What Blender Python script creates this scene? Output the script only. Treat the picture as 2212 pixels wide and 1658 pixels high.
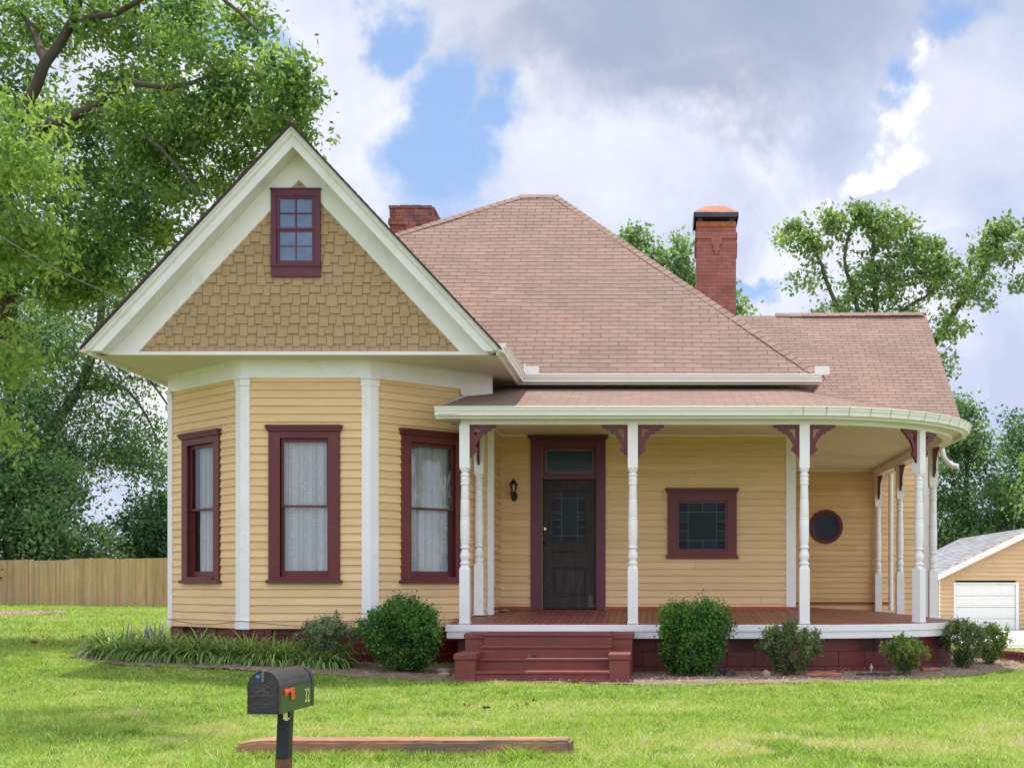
import bpy, bmesh, math, random
import numpy as np
from mathutils import Vector, Matrix
R = math.radians
random.seed(7); rng = np.random.default_rng(7)
for o in list(bpy.data.objects): bpy.data.objects.remove(o)
scene = bpy.context.scene
C = scene.collection
E = 1.24                      # eye height above the lawn
F = 2900.0                    # focal length measured on a 2212 px wide picture
# ------------------------------------------------------------------ camera
cd = bpy.data.cameras.new('camera'); cam = bpy.data.objects.new('camera', cd); C.objects.link(cam)
cam.location = (0, 0, E); cam.rotation_euler = (R(90), 0, 0)
cd.sensor_width = 36; cd.lens = 36*F/2212; cd.shift_x = -314/2212; cd.shift_y = 436/2212
cd.clip_start = .1; cd.clip_end = 3000
scene.camera = cam
scene.render.resolution_x = 1024; scene.render.resolution_y = 767
scene.view_settings.view_transform = 'Standard'; scene.view_settings.look = 'None'
scene.view_settings.exposure = 0.26; scene.view_settings.gamma = 1
# ------------------------------------------------------------------ sun + world
SUN_EL, SUN_AZ = R(70), R(-14)
sv = Vector((math.sin(SUN_AZ)*math.cos(SUN_EL), math.cos(SUN_AZ)*math.cos(SUN_EL), math.sin(SUN_EL)))
sl = bpy.data.lights.new('sun', 'SUN'); sl.energy = 4.7; sl.angle = R(.6); sl.color = (1, .95, .86)
so = bpy.data.objects.new('sun', sl); C.objects.link(so); so.rotation_euler = sv.to_track_quat('Z', 'Y').to_euler()
w = bpy.data.worlds.new('World'); scene.world = w; w.use_nodes = True
nt = w.node_tree; nt.nodes.clear()
def N(nt, t, **k):
    n = nt.nodes.new(t)
    for a, b in k.items():
        if a == 'inp':
            for i, v in b.items(): n.inputs[i].default_value = v
        else: setattr(n, a, b)
    return n
def lin(r, g, b):
    f = lambda c: ((c/255+.055)/1.055)**2.4 if c > 10 else c/255/12.92
    return (f(r), f(g), f(b), 1)
def ramp(nt, src, stops, mode='LINEAR'):
    n = N(nt, 'ShaderNodeValToRGB'); cr = n.color_ramp; cr.interpolation = mode
    while len(cr.elements) < len(stops): cr.elements.new(.5)
    for e, (p, c) in zip(cr.elements, stops): e.position = p; e.color = c
    nt.links.new(src, n.inputs[0]); return n.outputs[0]
def math_(nt, op, a, b=None, clamp=False):
    n = N(nt, 'ShaderNodeMath', operation=op, use_clamp=clamp)
    for i, v in enumerate((a, b)):
        if v is None: continue
        if isinstance(v, (int, float)): n.inputs[i].default_value = v
        else: nt.links.new(v, n.inputs[i])
    return n.outputs[0]
def vmath(nt, op, a, b=None, out=0, s=None):
    n = N(nt, 'ShaderNodeVectorMath', operation=op)
    for i, v in enumerate((a, b)):
        if v is None: continue
        if isinstance(v, (tuple, list, Vector)): n.inputs[i].default_value = v
        else: nt.links.new(v, n.inputs[i])
    if s is not None: n.inputs['Scale'].default_value = s
    return n.outputs[out]
def mixc(nt, fac, a, b, mode='MIX'):
    n = N(nt, 'ShaderNodeMix', data_type='RGBA', blend_type=mode)
    for i, v in ((0, fac), (6, a), (7, b)):
        if isinstance(v, (int, float, tuple)): n.inputs[i].default_value = v
        else: nt.links.new(v, n.inputs[i])
    return n.outputs[2]
def noise(nt, vec, scale, detail=4, rough=.55, dist=0, out=0):
    n = N(nt, 'ShaderNodeTexNoise'); n.inputs['Scale'].default_value = scale; n.inputs['Detail'].default_value = detail
    n.inputs['Roughness'].default_value = rough; n.inputs['Distortion'].default_value = dist
    if vec is not None: nt.links.new(vec, n.inputs['Vector'])
    return n.outputs[out]
sky = N(nt, 'ShaderNodeTexSky', sky_type='NISHITA', sun_disc=False, sun_elevation=SUN_EL, sun_rotation=SUN_AZ)
sky.air_density = 1.0; sky.dust_density = .6; sky.ozone_density = 1.0
tc = N(nt, 'ShaderNodeTexCoord'); D0 = tc.outputs['Generated']
wn = noise(nt, D0, 5, 8, .6, 0, 1)
wrp = vmath(nt, 'SCALE', vmath(nt, 'SUBTRACT', wn, (.5, .5, .5)), s=.19)
Dw = vmath(nt, 'ADD', D0, wrp)
wn2 = noise(nt, D0, 16, 6, .62, 0, 1)
Dw = vmath(nt, 'ADD', Dw, vmath(nt, 'SCALE', vmath(nt, 'SUBTRACT', wn2, (.5, .5, .5)), s=.062))
def skydir(x, y): return Vector((x-1420, F, 1265-y)).normalized()
def blob(x, y, rx, ry, soft=.5, src=None):       # a patch of sky round one compass direction
    c = skydir(x, y)
    d = vmath(nt, 'SUBTRACT', src or Dw, tuple(c))
    d = vmath(nt, 'MULTIPLY', d, (F/rx, F/max(rx, ry), F/ry))
    l = vmath(nt, 'LENGTH', d, None, 1)
    mr = N(nt, 'ShaderNodeMapRange', interpolation_type='SMOOTHSTEP', inp={1: 1+soft, 2: 1-soft, 3: 0., 4: 1.})
    nt.links.new(l, mr.inputs[0]); return mr.outputs[0]
def vmax(l):
    r = l[0]
    for x in l[1:]: r = math_(nt, 'MAXIMUM', r, x)
    return r
gap = vmax([blob(955, 320, 148, 145, .34), blob(925, 170, 95, 115, .36), blob(1060, 200, 90, 75, .4), blob(785, 5, 70, 70, .4), blob(2135, 100, 62, 38, .6), blob(1980, 195, 26, 46, .8), blob(450, 120, 90, 60, .5), blob(1660, 640, 60, 22, .5)])
n1 = noise(nt, D0, 6, 12, .6, .6)
n2 = noise(nt, D0, 2.4, 5, .5)
cl = ramp(nt, n1, [(.37, lin(196, 206, 234)), (.47, lin(216, 222, 243)), (.53, lin(232, 236, 248)), (.61, lin(250, 250, 253))])
cl = mixc(nt, math_(nt, 'MULTIPLY', blob(2080, 60, 300, 60, .9), .4), cl, lin(205, 212, 235))
bright = vmax([blob(1300, 330, 260, 110, .8), blob(680, 200, 120, 190, .8), blob(2130, 330, 180, 120, .8)])
cl = mixc(nt, math_(nt, 'MULTIPLY', bright, .55), cl, lin(238, 240, 250))
grey = vmax([blob(1560, 20, 560, 150, .75), blob(1520, 160, 260, 80, .8), blob(1250, 70, 330, 80, .9)])
cl = mixc(nt, math_(nt, 'MULTIPLY', grey, .92), cl, mixc(nt, n1, lin(150, 162, 190), lin(172, 182, 208)))
white = vmax([blob(1885, 345, 60, 32, .4), blob(1965, 268, 44, 40, .4), blob(2040, 195, 44, 50, .4), blob(1690, 625, 50, 16, .6), blob(1755, 375, 14, 26, .6)])
cl = mixc(nt, white, cl, lin(252, 252, 254))
low = blob(1800, 700, 500, 160, .9)
cl = mixc(nt, math_(nt, 'MULTIPLY', low, .22), cl, lin(196, 206, 232))
# behind the viewer: unseen broken cumulus, brightened to light the facade
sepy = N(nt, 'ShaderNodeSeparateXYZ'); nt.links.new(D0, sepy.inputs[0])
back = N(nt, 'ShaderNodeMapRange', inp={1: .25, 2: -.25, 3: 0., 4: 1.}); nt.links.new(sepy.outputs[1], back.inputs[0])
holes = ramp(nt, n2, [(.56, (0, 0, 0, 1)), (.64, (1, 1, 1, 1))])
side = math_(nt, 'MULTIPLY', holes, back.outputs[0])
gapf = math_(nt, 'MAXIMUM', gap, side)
bg1 = N(nt, 'ShaderNodeBackground'); bg1.inputs[1].default_value = .112
nt.links.new(mixc(nt, .42, sky.outputs[0], (3.0, 4.6, 8.2, 1)), bg1.inputs[0])
bg2 = N(nt, 'ShaderNodeBackground'); bg2.inputs[1].default_value = 1.0
nt.links.new(cl, bg2.inputs[0])
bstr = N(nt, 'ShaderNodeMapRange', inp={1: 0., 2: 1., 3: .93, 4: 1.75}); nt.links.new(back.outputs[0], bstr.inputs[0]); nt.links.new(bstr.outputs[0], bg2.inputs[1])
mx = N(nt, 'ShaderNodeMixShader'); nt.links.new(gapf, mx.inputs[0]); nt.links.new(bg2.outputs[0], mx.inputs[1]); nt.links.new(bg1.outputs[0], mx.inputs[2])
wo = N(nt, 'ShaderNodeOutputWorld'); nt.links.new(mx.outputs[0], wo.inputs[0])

# ------------------------------------------------------------------ materials
def mat(name, col, rough=.6, var=.12, vscale=3, bump=0, bscale=40, tint=0, col2=None, c2scale=1.5, c2pos=(.5, .62), stretch=(1, 1, 1), spec=.4, metal=0, grunge=None, coord='Object', trans=0):
    m = bpy.data.materials.new(name); m.use_nodes = True; t = m.node_tree; p = t.nodes['Principled BSDF']
    c = N(t, 'ShaderNodeTexCoord').outputs[coord]
    mp = N(t, 'ShaderNodeMapping'); mp.inputs['Scale'].default_value = stretch; t.links.new(c, mp.inputs[0]); v = mp.outputs[0]
    base = (*col, 1)
    dark = tuple(x*(1-var) for x in col)+(1,); lite = tuple(min(1, x*(1+var)) for x in col)+(1,)
    o = ramp(t, noise(t, v, vscale, 6, .6), [(.3, dark), (.7, lite)])
    if col2:
        f = ramp(t, noise(t, v, c2scale, 6, .65, .4), [(c2pos[0], (0, 0, 0, 1)), (c2pos[1], (1, 1, 1, 1))])
        o = mixc(t, f, o, (*col2, 1))
    if tint:
        a = N(t, 'ShaderNodeAttribute', attribute_name='tint')
        k = N(t, 'ShaderNodeMapRange', inp={1: 0., 2: 1., 3: 1-tint, 4: 1+tint}); t.links.new(a.outputs['Fac'], k.inputs[0])
        o = vmath(t, 'MULTIPLY', o, k.outputs[0])
        n = t.nodes[-1]
    t.links.new(o, p.inputs['Base Color'])
    p.inputs['Roughness'].default_value = rough; p.inputs['Specular IOR Level'].default_value = spec; p.inputs['Metallic'].default_value = metal
    if bump:
        b = N(t, 'ShaderNodeBump'); b.inputs['Strength'].default_value = bump; b.inputs['Distance'].default_value = .01
        t.links.new(noise(t, v, bscale, 5, .6), b.inputs['Height']); t.links.new(b.outputs[0], p.inputs['Normal'])
    return m
M = {}
M['siding'] = mat('siding_paint', (.74, .51, .262), .55, .07, 2.2, .5, 22, tint=.06, col2=(.66, .435, .235), c2scale=1.7, c2pos=(.55, .8), stretch=(.5, .5, 6))
M['shake'] = mat('shake_paint', (.41, .28, .15), .7, .05, 3, .3, 45, tint=.05, stretch=(3, 1, .7))
M['white'] = mat('white_paint', (.81, .79, .78), .5, .04, 2.5, .22, 22, col2=(.64, .61, .55), c2scale=3.2, c2pos=(.58, .8))
M['gutter'] = mat('gutter_enamel', (.80, .79, .74), .35, .03, 2, .05, 8, col2=(.62, .59, .52), c2scale=3, c2pos=(.6, .8))
M['soffit'] = mat('soffit_paint', (.70, .66, .56), .65, .05, 3, .2, 12, stretch=(1, 14, 1))
M['ceil'] = mat('beadboard_paint', (.78, .72, .58), .6, .05, 2, 0)
M['maroon'] = mat('maroon_paint', (.115, .017, .021), .42, .10, 4, .15, 30, col2=(.14, .026, .024), c2scale=1.2)
M['purple'] = mat('plum_paint', (.115, .022, .045), .45, .10, 4, .15, 30)
M['brick'] = mat('painted_brick', (.145, .018, .016), .5, .15, 5, .5, 35, tint=.22, col2=(.10, .022, .022), c2scale=3)
M['block'] = mat('painted_block', (.13, .022, .02), .5, .10, 3, .6, 60, tint=.06, col2=(.12, .028, .026), c2scale=2.2)
M['steps'] = mat('painted_masonry', (.19, .043, .035), .55, .12, 4, .6, 70, col2=(.15, .045, .042), c2scale=2.4, c2pos=(.5, .7))
M['chim'] = mat('chimney_brick', (.34, .12, .095), .75, .2, 3, .9, 35, tint=.13, col2=(.22, .095, .085), c2scale=2.2, c2pos=(.5, .75))
M['chim_old'] = mat('old_chimney_brick', (.32, .11, .09), .8, .25, 4, .9, 35, tint=.25, col2=(.11, .075, .085), c2scale=2.6, c2pos=(.45, .62))
M['rust'] = mat('rusted_steel', (.33, .09, .03), .75, .35, 5, .3, 30, col2=(.45, .15, .05), c2scale=4)
M['capdark'] = mat('dark_cap_steel', (.045, .055, .07), .55, .3, 4, .1)
M['shingle'] = mat('asphalt_shingle', (.285, .182, .142), .88, .10, .7, .8, 160, tint=.12, col2=(.235, .165, .135), c2scale=.55, c2pos=(.45, .75))
M['decking'] = mat('deck_paint', (.27, .095, .06), .5, .1, 3, .2, 30, tint=.14)
M['floor_edge'] = mat('deck_trim_paint', (.33, .07, .03), .55, .1)
M['dark'] = mat('dark_interior', (.03, .03, .032), .9, .1)
M['room'] = mat('room_wall', (.5, .52, .54), .9, .1)
M['iron'] = mat('black_iron', (.02, .017, .015), .45, .2)
M['brass'] = mat('brass', (.75, .62, .35), .25, .1, metal=.9)
M['door'] = mat('weathered_door', (.028, .021, .02), .6, .35, 5, .5, 40, stretch=(5, 1, 1), col2=(.05, .036, .028), c2scale=4)
M['doorpatch'] = mat('bare_wood_patch', (.14, .10, .07), .8, .3, 12)
M['lead'] = mat('lead_came', (.08, .09, .10), .4, .2, metal=.6)
def glossy_glass(name, col, rough=.12, spec=.12):
    return mat(name, col, rough, .3, 6, .05, 18, spec=spec)
M['g_green'] = glossy_glass('stained_green', (.003, .020, .015)); M['g_teal'] = glossy_glass('stained_teal', (.004, .017, .017))
M['g_blue'] = glossy_glass('stained_blue', (.004, .022, .042)); M['g_dark'] = glossy_glass('stained_plum', (.006, .004, .009))
M['g_grey'] = glossy_glass('dusty_pane', (.014, .032, .032), .2, .2); M['g_attic'] = glossy_glass('attic_pane', (.09, .15, .27), .12, .6)  # attic pane: blue of the reflected sky put into its base colour
M['g_round'] = glossy_glass('round_pane', (.02, .025, .035), .12)
M['timber'] = mat('weathered_tie', (.34, .17, .095), .9, .3, 8, 1.2, 40, stretch=(.25, 1, 1), col2=(.17, .12, .085), c2scale=5, c2pos=(.48, .62))
M['bark'] = mat('bark', (.085, .068, .052), .95, .35, 6, 1.5, 30, stretch=(1, 1, .3))
M['stem'] = mat('shrub_stem', (.09, .065, .045), .9, .3, 9)
M['fence'] = mat('cedar_fence', (.40, .265, .12), .85, .22, 3, .3, 30, tint=.16, stretch=(3, 3, .5), col2=(.35, .27, .14), c2scale=.8)
M['gsiding'] = mat('garage_siding', (.60, .42, .235), .6, .05, 1, tint=.04)
M['groof'] = mat('grey_shingle', (.27, .27, .29), .85, .12, .5, .5, 80, tint=.2)
M['gdoor'] = mat('garage_door_paint', (.80, .80, .76), .45, .02)
M['concrete'] = mat('concrete', (.58, .55, .48), .8, .15, .9, .5, 30, col2=(.44, .41, .35), c2scale=.35, c2pos=(.5, .7))
M['gravel'] = mat('gravel', (.40, .37, .32), .9, .4, 30, 1, 60)
M['asphalt'] = mat('asphalt', (.055, .055, .057), .9, .3, 20, .6, 120)
M['mulch'] = mat('mulch_soil', (.22, .15, .11), .95, .5, 14, 1.5, 60, col2=(.34, .26, .20), c2scale=9, c2pos=(.5, .65))
M['straw'] = mat('pine_straw', (.36, .26, .185), .9, .3, 20, tint=.55)
M['mbblack'] = mat('black_enamel', (.018, .016, .017), .3, .5, 6, .15, 60, spec=.6, col2=(.05, .04, .038), c2scale=9, c2pos=(.58, .8))
M['mbgreen'] = mat('green_enamel', (.045, .095, .022), .35, .1)
M['mbpost'] = mat('black_post_paint', (.012, .013, .015), .5, .4, 10, .3, 60)
M['mbwood'] = mat('bare_post_wood', (.16, .07, .035), .8, .3, 12, .6, 40, stretch=(4, 4, .5))
M['orange'] = mat('orange_plastic', (.85, .10, .03), .4, .05)
M['cream'] = mat('cream_vinyl', (.70, .66, .25), .5, .05)
M['emboss'] = mat('worn_relief', (.075, .07, .07), .5, .2)
M['sticker'] = mat('blue_sticker', (.06, .22, .5), .4, .1)
M['steel'] = mat('galvanised', (.45, .47, .5), .3, .1, metal=.8)
M['rock'] = mat('field_rock', (.32, .25, .19), .9, .3, 8, .8, 20)
M['clay'] = mat('clay_brick', (.36, .13, .08), .9, .3, 8, .5, 20)
M['blackplastic'] = mat('black_plastic', (.012, .012, .013), .4, .2)
M['deadleaf'] = mat('dead_leaf', (.16, .085, .045), .9, .3, 20)
# beadboard grooves
t = M['ceil'].node_tree; p = t.nodes['Principled BSDF']
wv = N(t, 'ShaderNodeTexWave', wave_type='BANDS', bands_direction='Y'); wv.inputs['Scale'].default_value = 3.2
t.links.new(N(t, 'ShaderNodeTexCoord').outputs['Object'], wv.inputs['Vector'])
b = N(t, 'ShaderNodeBump'); b.inputs['Strength'].default_value = 1; b.inputs['Distance'].default_value = .012
t.links.new(ramp(t, wv.outputs[1], [(0, (0, 0, 0, 1)), (.18, (1, 1, 1, 1))]), b.inputs['Height']); t.links.new(b.outputs[0], p.inputs['Normal'])
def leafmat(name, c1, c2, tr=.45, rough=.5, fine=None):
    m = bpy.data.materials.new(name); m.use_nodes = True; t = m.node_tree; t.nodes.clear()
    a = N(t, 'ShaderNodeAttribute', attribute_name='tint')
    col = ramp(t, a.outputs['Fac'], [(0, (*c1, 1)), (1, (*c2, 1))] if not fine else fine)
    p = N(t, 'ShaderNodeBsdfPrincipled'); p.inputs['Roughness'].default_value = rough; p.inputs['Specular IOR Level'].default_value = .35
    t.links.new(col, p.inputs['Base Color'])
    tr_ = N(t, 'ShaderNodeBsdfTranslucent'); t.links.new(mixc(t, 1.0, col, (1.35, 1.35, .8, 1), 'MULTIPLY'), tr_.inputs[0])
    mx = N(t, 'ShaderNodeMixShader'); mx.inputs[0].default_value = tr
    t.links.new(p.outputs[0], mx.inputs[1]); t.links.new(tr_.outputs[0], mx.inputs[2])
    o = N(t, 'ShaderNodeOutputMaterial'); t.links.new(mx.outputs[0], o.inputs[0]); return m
M['leaf_a'] = leafmat('pecan_leaf', (.035, .11, .04), (.29, .43, .10), .5)
M['leaf_b'] = leafmat('dark_leaf', (.035, .10, .055), (.18, .31, .13), .45)
M['leaf_c'] = leafmat('mid_leaf', (.05, .125, .06), (.25, .38, .15), .5)
M['leaf_d'] = leafmat('olive_leaf', (.06, .14, .055), (.29, .40, .14), .52)
M['box_leaf'] = leafmat('boxwood_leaf', (.012, .06, .022), (.14, .30, .045), .3, .35)
M['az_leaf'] = leafmat('azalea_leaf', (.05, .085, .03), (.24, .30, .11), .3, .45)
M['az_pale'] = leafmat('pale_azalea_leaf', (.06, .10, .05), (.26, .34, .17), .3, .45)
M['az_green'] = leafmat('fresh_azalea_leaf', (.06, .125, .025), (.32, .42, .08), .3, .45)
M['strap'] = leafmat('liriope_leaf', (.03, .085, .02), (.34, .48, .14), .35, .35)
M['bloom'] = mat('liriope_bloom', (.22, .20, .25), .8, .2)
M['grass'] = leafmat('grass_blade', (.05, .13, .012), (.30, .36, .06), .4, .5,
    fine=[(0, (.05, .12, .025, 1)), (.35, (.20, .345, .045, 1)), (.65, (.37, .50, .085, 1)), (.82, (.53, .55, .24, 1)), (.92, (.43, .37, .19, 1)), (1, (.52, .46, .30, 1))])
def lawnmat():
    m = mat('lawn_soil', (.17, .21, .05), .9, .4, 9, .8, 90, col2=(.24, .21, .08), c2scale=.55, c2pos=(.52, .68)); return m
M['lawn'] = lawnmat()
def glassmat():
    m = bpy.data.materials.new('window_glass'); m.use_nodes = True; t = m.node_tree; t.nodes.clear()
    fr = N(t, 'ShaderNodeFresnel'); fr.inputs[0].default_value = 1.55
    g = N(t, 'ShaderNodeBsdfGlossy'); g.inputs['Roughness'].default_value = .02
    tr = N(t, 'ShaderNodeBsdfTransparent'); tr.inputs[0].default_value = (.95, .97, .98, 1)
    b = N(t, 'ShaderNodeBump'); b.inputs['Strength'].default_value = .12; b.inputs['Distance'].default_value = .02
    t.links.new(noise(t, N(t, 'ShaderNodeTexCoord').outputs['Object'], 5, 2), b.inputs['Height']); t.links.new(b.outputs[0], g.inputs['Normal'])
    mx = N(t, 'ShaderNodeMixShader'); t.links.new(math_(t, 'MULTIPLY', fr.outputs[0], 1.7, True), mx.inputs[0]); t.links.new(tr.outputs[0], mx.inputs[1]); t.links.new(g.outputs[0], mx.inputs[2])
    o = N(t, 'ShaderNodeOutputMaterial'); t.links.new(mx.outputs[0], o.inputs[0]); return m
M['glass'] = glassmat()
def lacemat():
    m = bpy.data.materials.new('lace_curtain'); m.use_nodes = True; t = m.node_tree; t.nodes.clear()
    c = N(t, 'ShaderNodeTexCoord').outputs['UV']
    v = N(t, 'ShaderNodeTexVoronoi'); v.inputs['Scale'].default_value = 15; v.inputs['Randomness'].default_value = .75; t.links.new(c, v.inputs['Vector'])
    dots = ramp(t, v.outputs['Distance'], [(.17, (1, 1, 1, 1)), (.26, (0, 0, 0, 1))])
    fac = math_(t, 'ADD', math_(t, 'MULTIPLY', dots, .25), .76, True)
    d = N(t, 'ShaderNodeBsdfDiffuse'); d.inputs[0].default_value = (.95, .97, .99, 1)
    tl = N(t, 'ShaderNodeBsdfTranslucent'); tl.inputs[0].default_value = (.88, .92, .95, 1)
    md = N(t, 'ShaderNodeMixShader'); md.inputs[0].default_value = .12; t.links.new(d.outputs[0], md.inputs[1]); t.links.new(tl.outputs[0], md.inputs[2])
    tr = N(t, 'ShaderNodeBsdfTransparent')
    mx = N(t, 'ShaderNodeMixShader'); t.links.new(fac, mx.inputs[0]); t.links.new(tr.outputs[0], mx.inputs[1]); t.links.new(md.outputs[0], mx.inputs[2])
    o = N(t, 'ShaderNodeOutputMaterial'); t.links.new(mx.outputs[0], o.inputs[0]); return m
M['lace'] = lacemat()

# ------------------------------------------------------------------ mesh helpers
class Fr:                                    # a wall frame: origin, along, up, outward
    def __init__(s, O, u, v, n): s.O, s.u, s.v, s.n = Vector(O), Vector(u).normalized(), Vector(v).normalized(), Vector(n).normalized()
    def __call__(s, a, b, c=0): return s.O+s.u*a+s.v*b+s.n*c
def wallfr(A, B):
    u = Vector((B[0]-A[0], B[1]-A[1], 0)); L = u.length; u.normalize()
    return Fr((A[0], A[1], E), u, (0, 0, 1), u.cross(Vector((0, 0, 1)))), L     # heights are measured from the eye level E
class MB:
    def __init__(s): s.v = []; s.f = []; s.t = []; s.uv = []; s.s = []
    def poly(s, pts, tint=.5, uv=None, smooth=False):
        i = len(s.v); s.v += [tuple(p) for p in pts]; s.f.append(tuple(range(i, i+len(pts)))); s.t.append(tint); s.uv.append(uv); s.s.append(smooth)
    def mesh(s, vs, fs, tint=.5, smooth=False):
        i = len(s.v); s.v += [tuple(p) for p in vs]
        for f in fs: s.f.append(tuple(i+k for k in f)); s.t.append(tint); s.uv.append(None); s.s.append(smooth)
    def box(s, x0, x1, y0, y1, z0, z1, tint=.5, fr=None):
        P = [(x, y, z) for z in (z0, z1) for y in (y0, y1) for x in (x0, x1)]
        if fr: P = [fr(*p) for p in P]
        s.mesh(P, [(0, 2, 3, 1), (4, 5, 7, 6), (0, 1, 5, 4), (2, 6, 7, 3), (0, 4, 6, 2), (1, 3, 7, 5)], tint)
    def loft(s, rings, closed=True, cap=True, tint=.5, smooth=False):
        n = len(rings[0]); vs = [p for r in rings for p in r]; fs = []
        for a in range(len(rings)-1):
            for k in range(n if closed else n-1):
                k2 = (k+1) % n; fs.append((a*n+k, a*n+k2, (a+1)*n+k2, (a+1)*n+k))
        if cap and closed: fs += [tuple(range(n))[::-1], tuple(range((len(rings)-1)*n, len(rings)*n))]
        s.mesh(vs, fs, tint, smooth)
    def lathe(s, prof, c, seg=20, sq=None, rot=0):
        rings = []
        for h, r in prof: rings.append([(c[0]+r*math.cos(2*math.pi*k/seg+rot), c[1]+r*math.sin(2*math.pi*k/seg+rot), c[2]+h) for k in range(seg)])
        s.loft(rings, smooth=True)
    def tube(s, path, rad, seg=8, smooth=True, tint=.5):
        path = [Vector(p) for p in path]; rings = []
        for i, p in enumerate(path):
            d = (path[min(i+1, len(path)-1)]-path[max(i-1, 0)]).normalized()
            a = d.orthogonal().normalized() if i == 0 else (a-d*a.dot(d)).normalized()
            b_ = d.cross(a); r = rad[i] if isinstance(rad, (list, tuple)) else rad
            rings.append([p+(a*math.cos(2*math.pi*k/seg)+b_*math.sin(2*math.pi*k/seg))*r for k in range(seg)])
        s.loft(rings, smooth=smooth, tint=tint)
    def sweep(s, path, prof, zbase=0, closed=True, smooth=False, tint=.5):   # path of (x,y[,z]); outward = right hand side; prof of (out, z)
        n = len(path); rings = []
        for i in range(n):
            p = Vector(path[i][:2]); z = path[i][2] if len(path[i]) > 2 else 0
            ds = []
            if i > 0: ds.append((p-Vector(path[i-1][:2])).normalized())
            if i < n-1: ds.append((Vector(path[i+1][:2])-p).normalized())
            ns = [Vector((d.y, -d.x)) for d in ds]; m = sum(ns, Vector((0, 0))).normalized(); k = 1/max(.3, m.dot(ns[0]))
            rings.append([(p.x+m.x*o*k, p.y+m.y*o*k, zbase+z+h) for o, h in prof])
        s.loft(rings, closed=closed, cap=closed, smooth=smooth, tint=tint)
    def build(s, name, m, parent=None, bevel=0, sharp=38):
        me = bpy.data.meshes.new(name); me.from_pydata(s.v, [], s.f); me.update()
        a = me.attributes.new('tint', 'FLOAT', 'FACE'); a.data.foreach_set('value', s.t)
        if any(x is not None for x in s.uv):
            ul = me.uv_layers.new(name='UVMap'); k = 0
            for f, u in zip(s.f, s.uv):
                for j in range(len(f)):
                    ul.data[k].uv = u[j] if u else (0, 0)
                    k += 1
        if any(s.s):
            me.polygons.foreach_set('use_smooth', [True]*len(s.f)); me.set_sharp_from_angle(angle=R(sharp))
        bm = bmesh.new(); bm.from_mesh(me)
        if not s.noflip: bmesh.ops.recalc_face_normals(bm, faces=bm.faces)
        bm.to_mesh(me); bm.free()
        me.materials.append(m); o = bpy.data.objects.new(name, me); C.objects.link(o)
        if parent: o.parent = parent; o.matrix_parent_inverse = pinv(parent)
        if bevel:
            bv = o.modifiers.new('bevel', 'BEVEL'); bv.width = bevel; bv.segments = 2; bv.limit_method = 'ANGLE'
        return o
    noflip = False
def pinv(p):
    mt = Matrix.Translation(p.location)
    return mt.inverted() if not p.parent else Matrix.Identity(4)
def empty(name, loc, label, cat, group=None):
    o = bpy.data.objects.new(name, None); C.objects.link(o); o.location = loc; o.empty_display_size = .2
    tag(o, label, cat, group); return o
def tag(o, label, cat, group=None, kind=None):
    if label: o['label'] = label
    if cat: o['category'] = cat
    if group: o['group'] = group
    if kind: o['kind'] = kind
    return o
def fast(name, V, Fc, m, tint=None, parent=None, size=4, uv=None):
    me = bpy.data.meshes.new(name); nf = len(Fc); me.vertices.add(len(V)); me.vertices.foreach_set('co', np.asarray(V, np.float32).ravel())
    me.loops.add(nf*size); me.loops.foreach_set('vertex_index', np.asarray(Fc, np.int32).ravel())
    me.polygons.add(nf); me.polygons.foreach_set('loop_start', np.arange(0, nf*size, size, dtype=np.int32))
    me.update(calc_edges=True)
    if tint is not None:
        a = me.attributes.new('tint', 'FLOAT', 'FACE'); a.data.foreach_set('value', np.clip(tint, 0, 1).astype(np.float32))
    me.materials.append(m); o = bpy.data.objects.new(name, me); C.objects.link(o)
    if parent: o.parent = parent; o.matrix_parent_inverse = pinv(parent)
    return o
def clip(poly, a, b, c):                       # keep a*x+b*y<=c
    out = []
    for i in range(len(poly)):
        p, q = poly[i], poly[(i+1) % len(poly)]; dp = a*p[0]+b*p[1]-c; dq = a*q[0]+b*q[1]-c
        if dp <= 0: out.append(p)
        if dp*dq < 0: k = dp/(dp-dq); out.append((p[0]+(q[0]-p[0])*k, p[1]+(q[1]-p[1])*k))
    return out
def clip_to(rect, poly):
    A = sum(poly[i][0]*poly[(i+1) % len(poly)][1]-poly[(i+1) % len(poly)][0]*poly[i][1] for i in range(len(poly)))
    if A < 0: poly = poly[::-1]
    for i in range(len(poly)):
        p, q = poly[i], poly[(i+1) % len(poly)]; a, b = q[1]-p[1], -(q[0]-p[0])
        rect = clip(rect, a, b, a*p[0]+b*p[1])
        if len(rect) < 3: return []
    return rect
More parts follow.
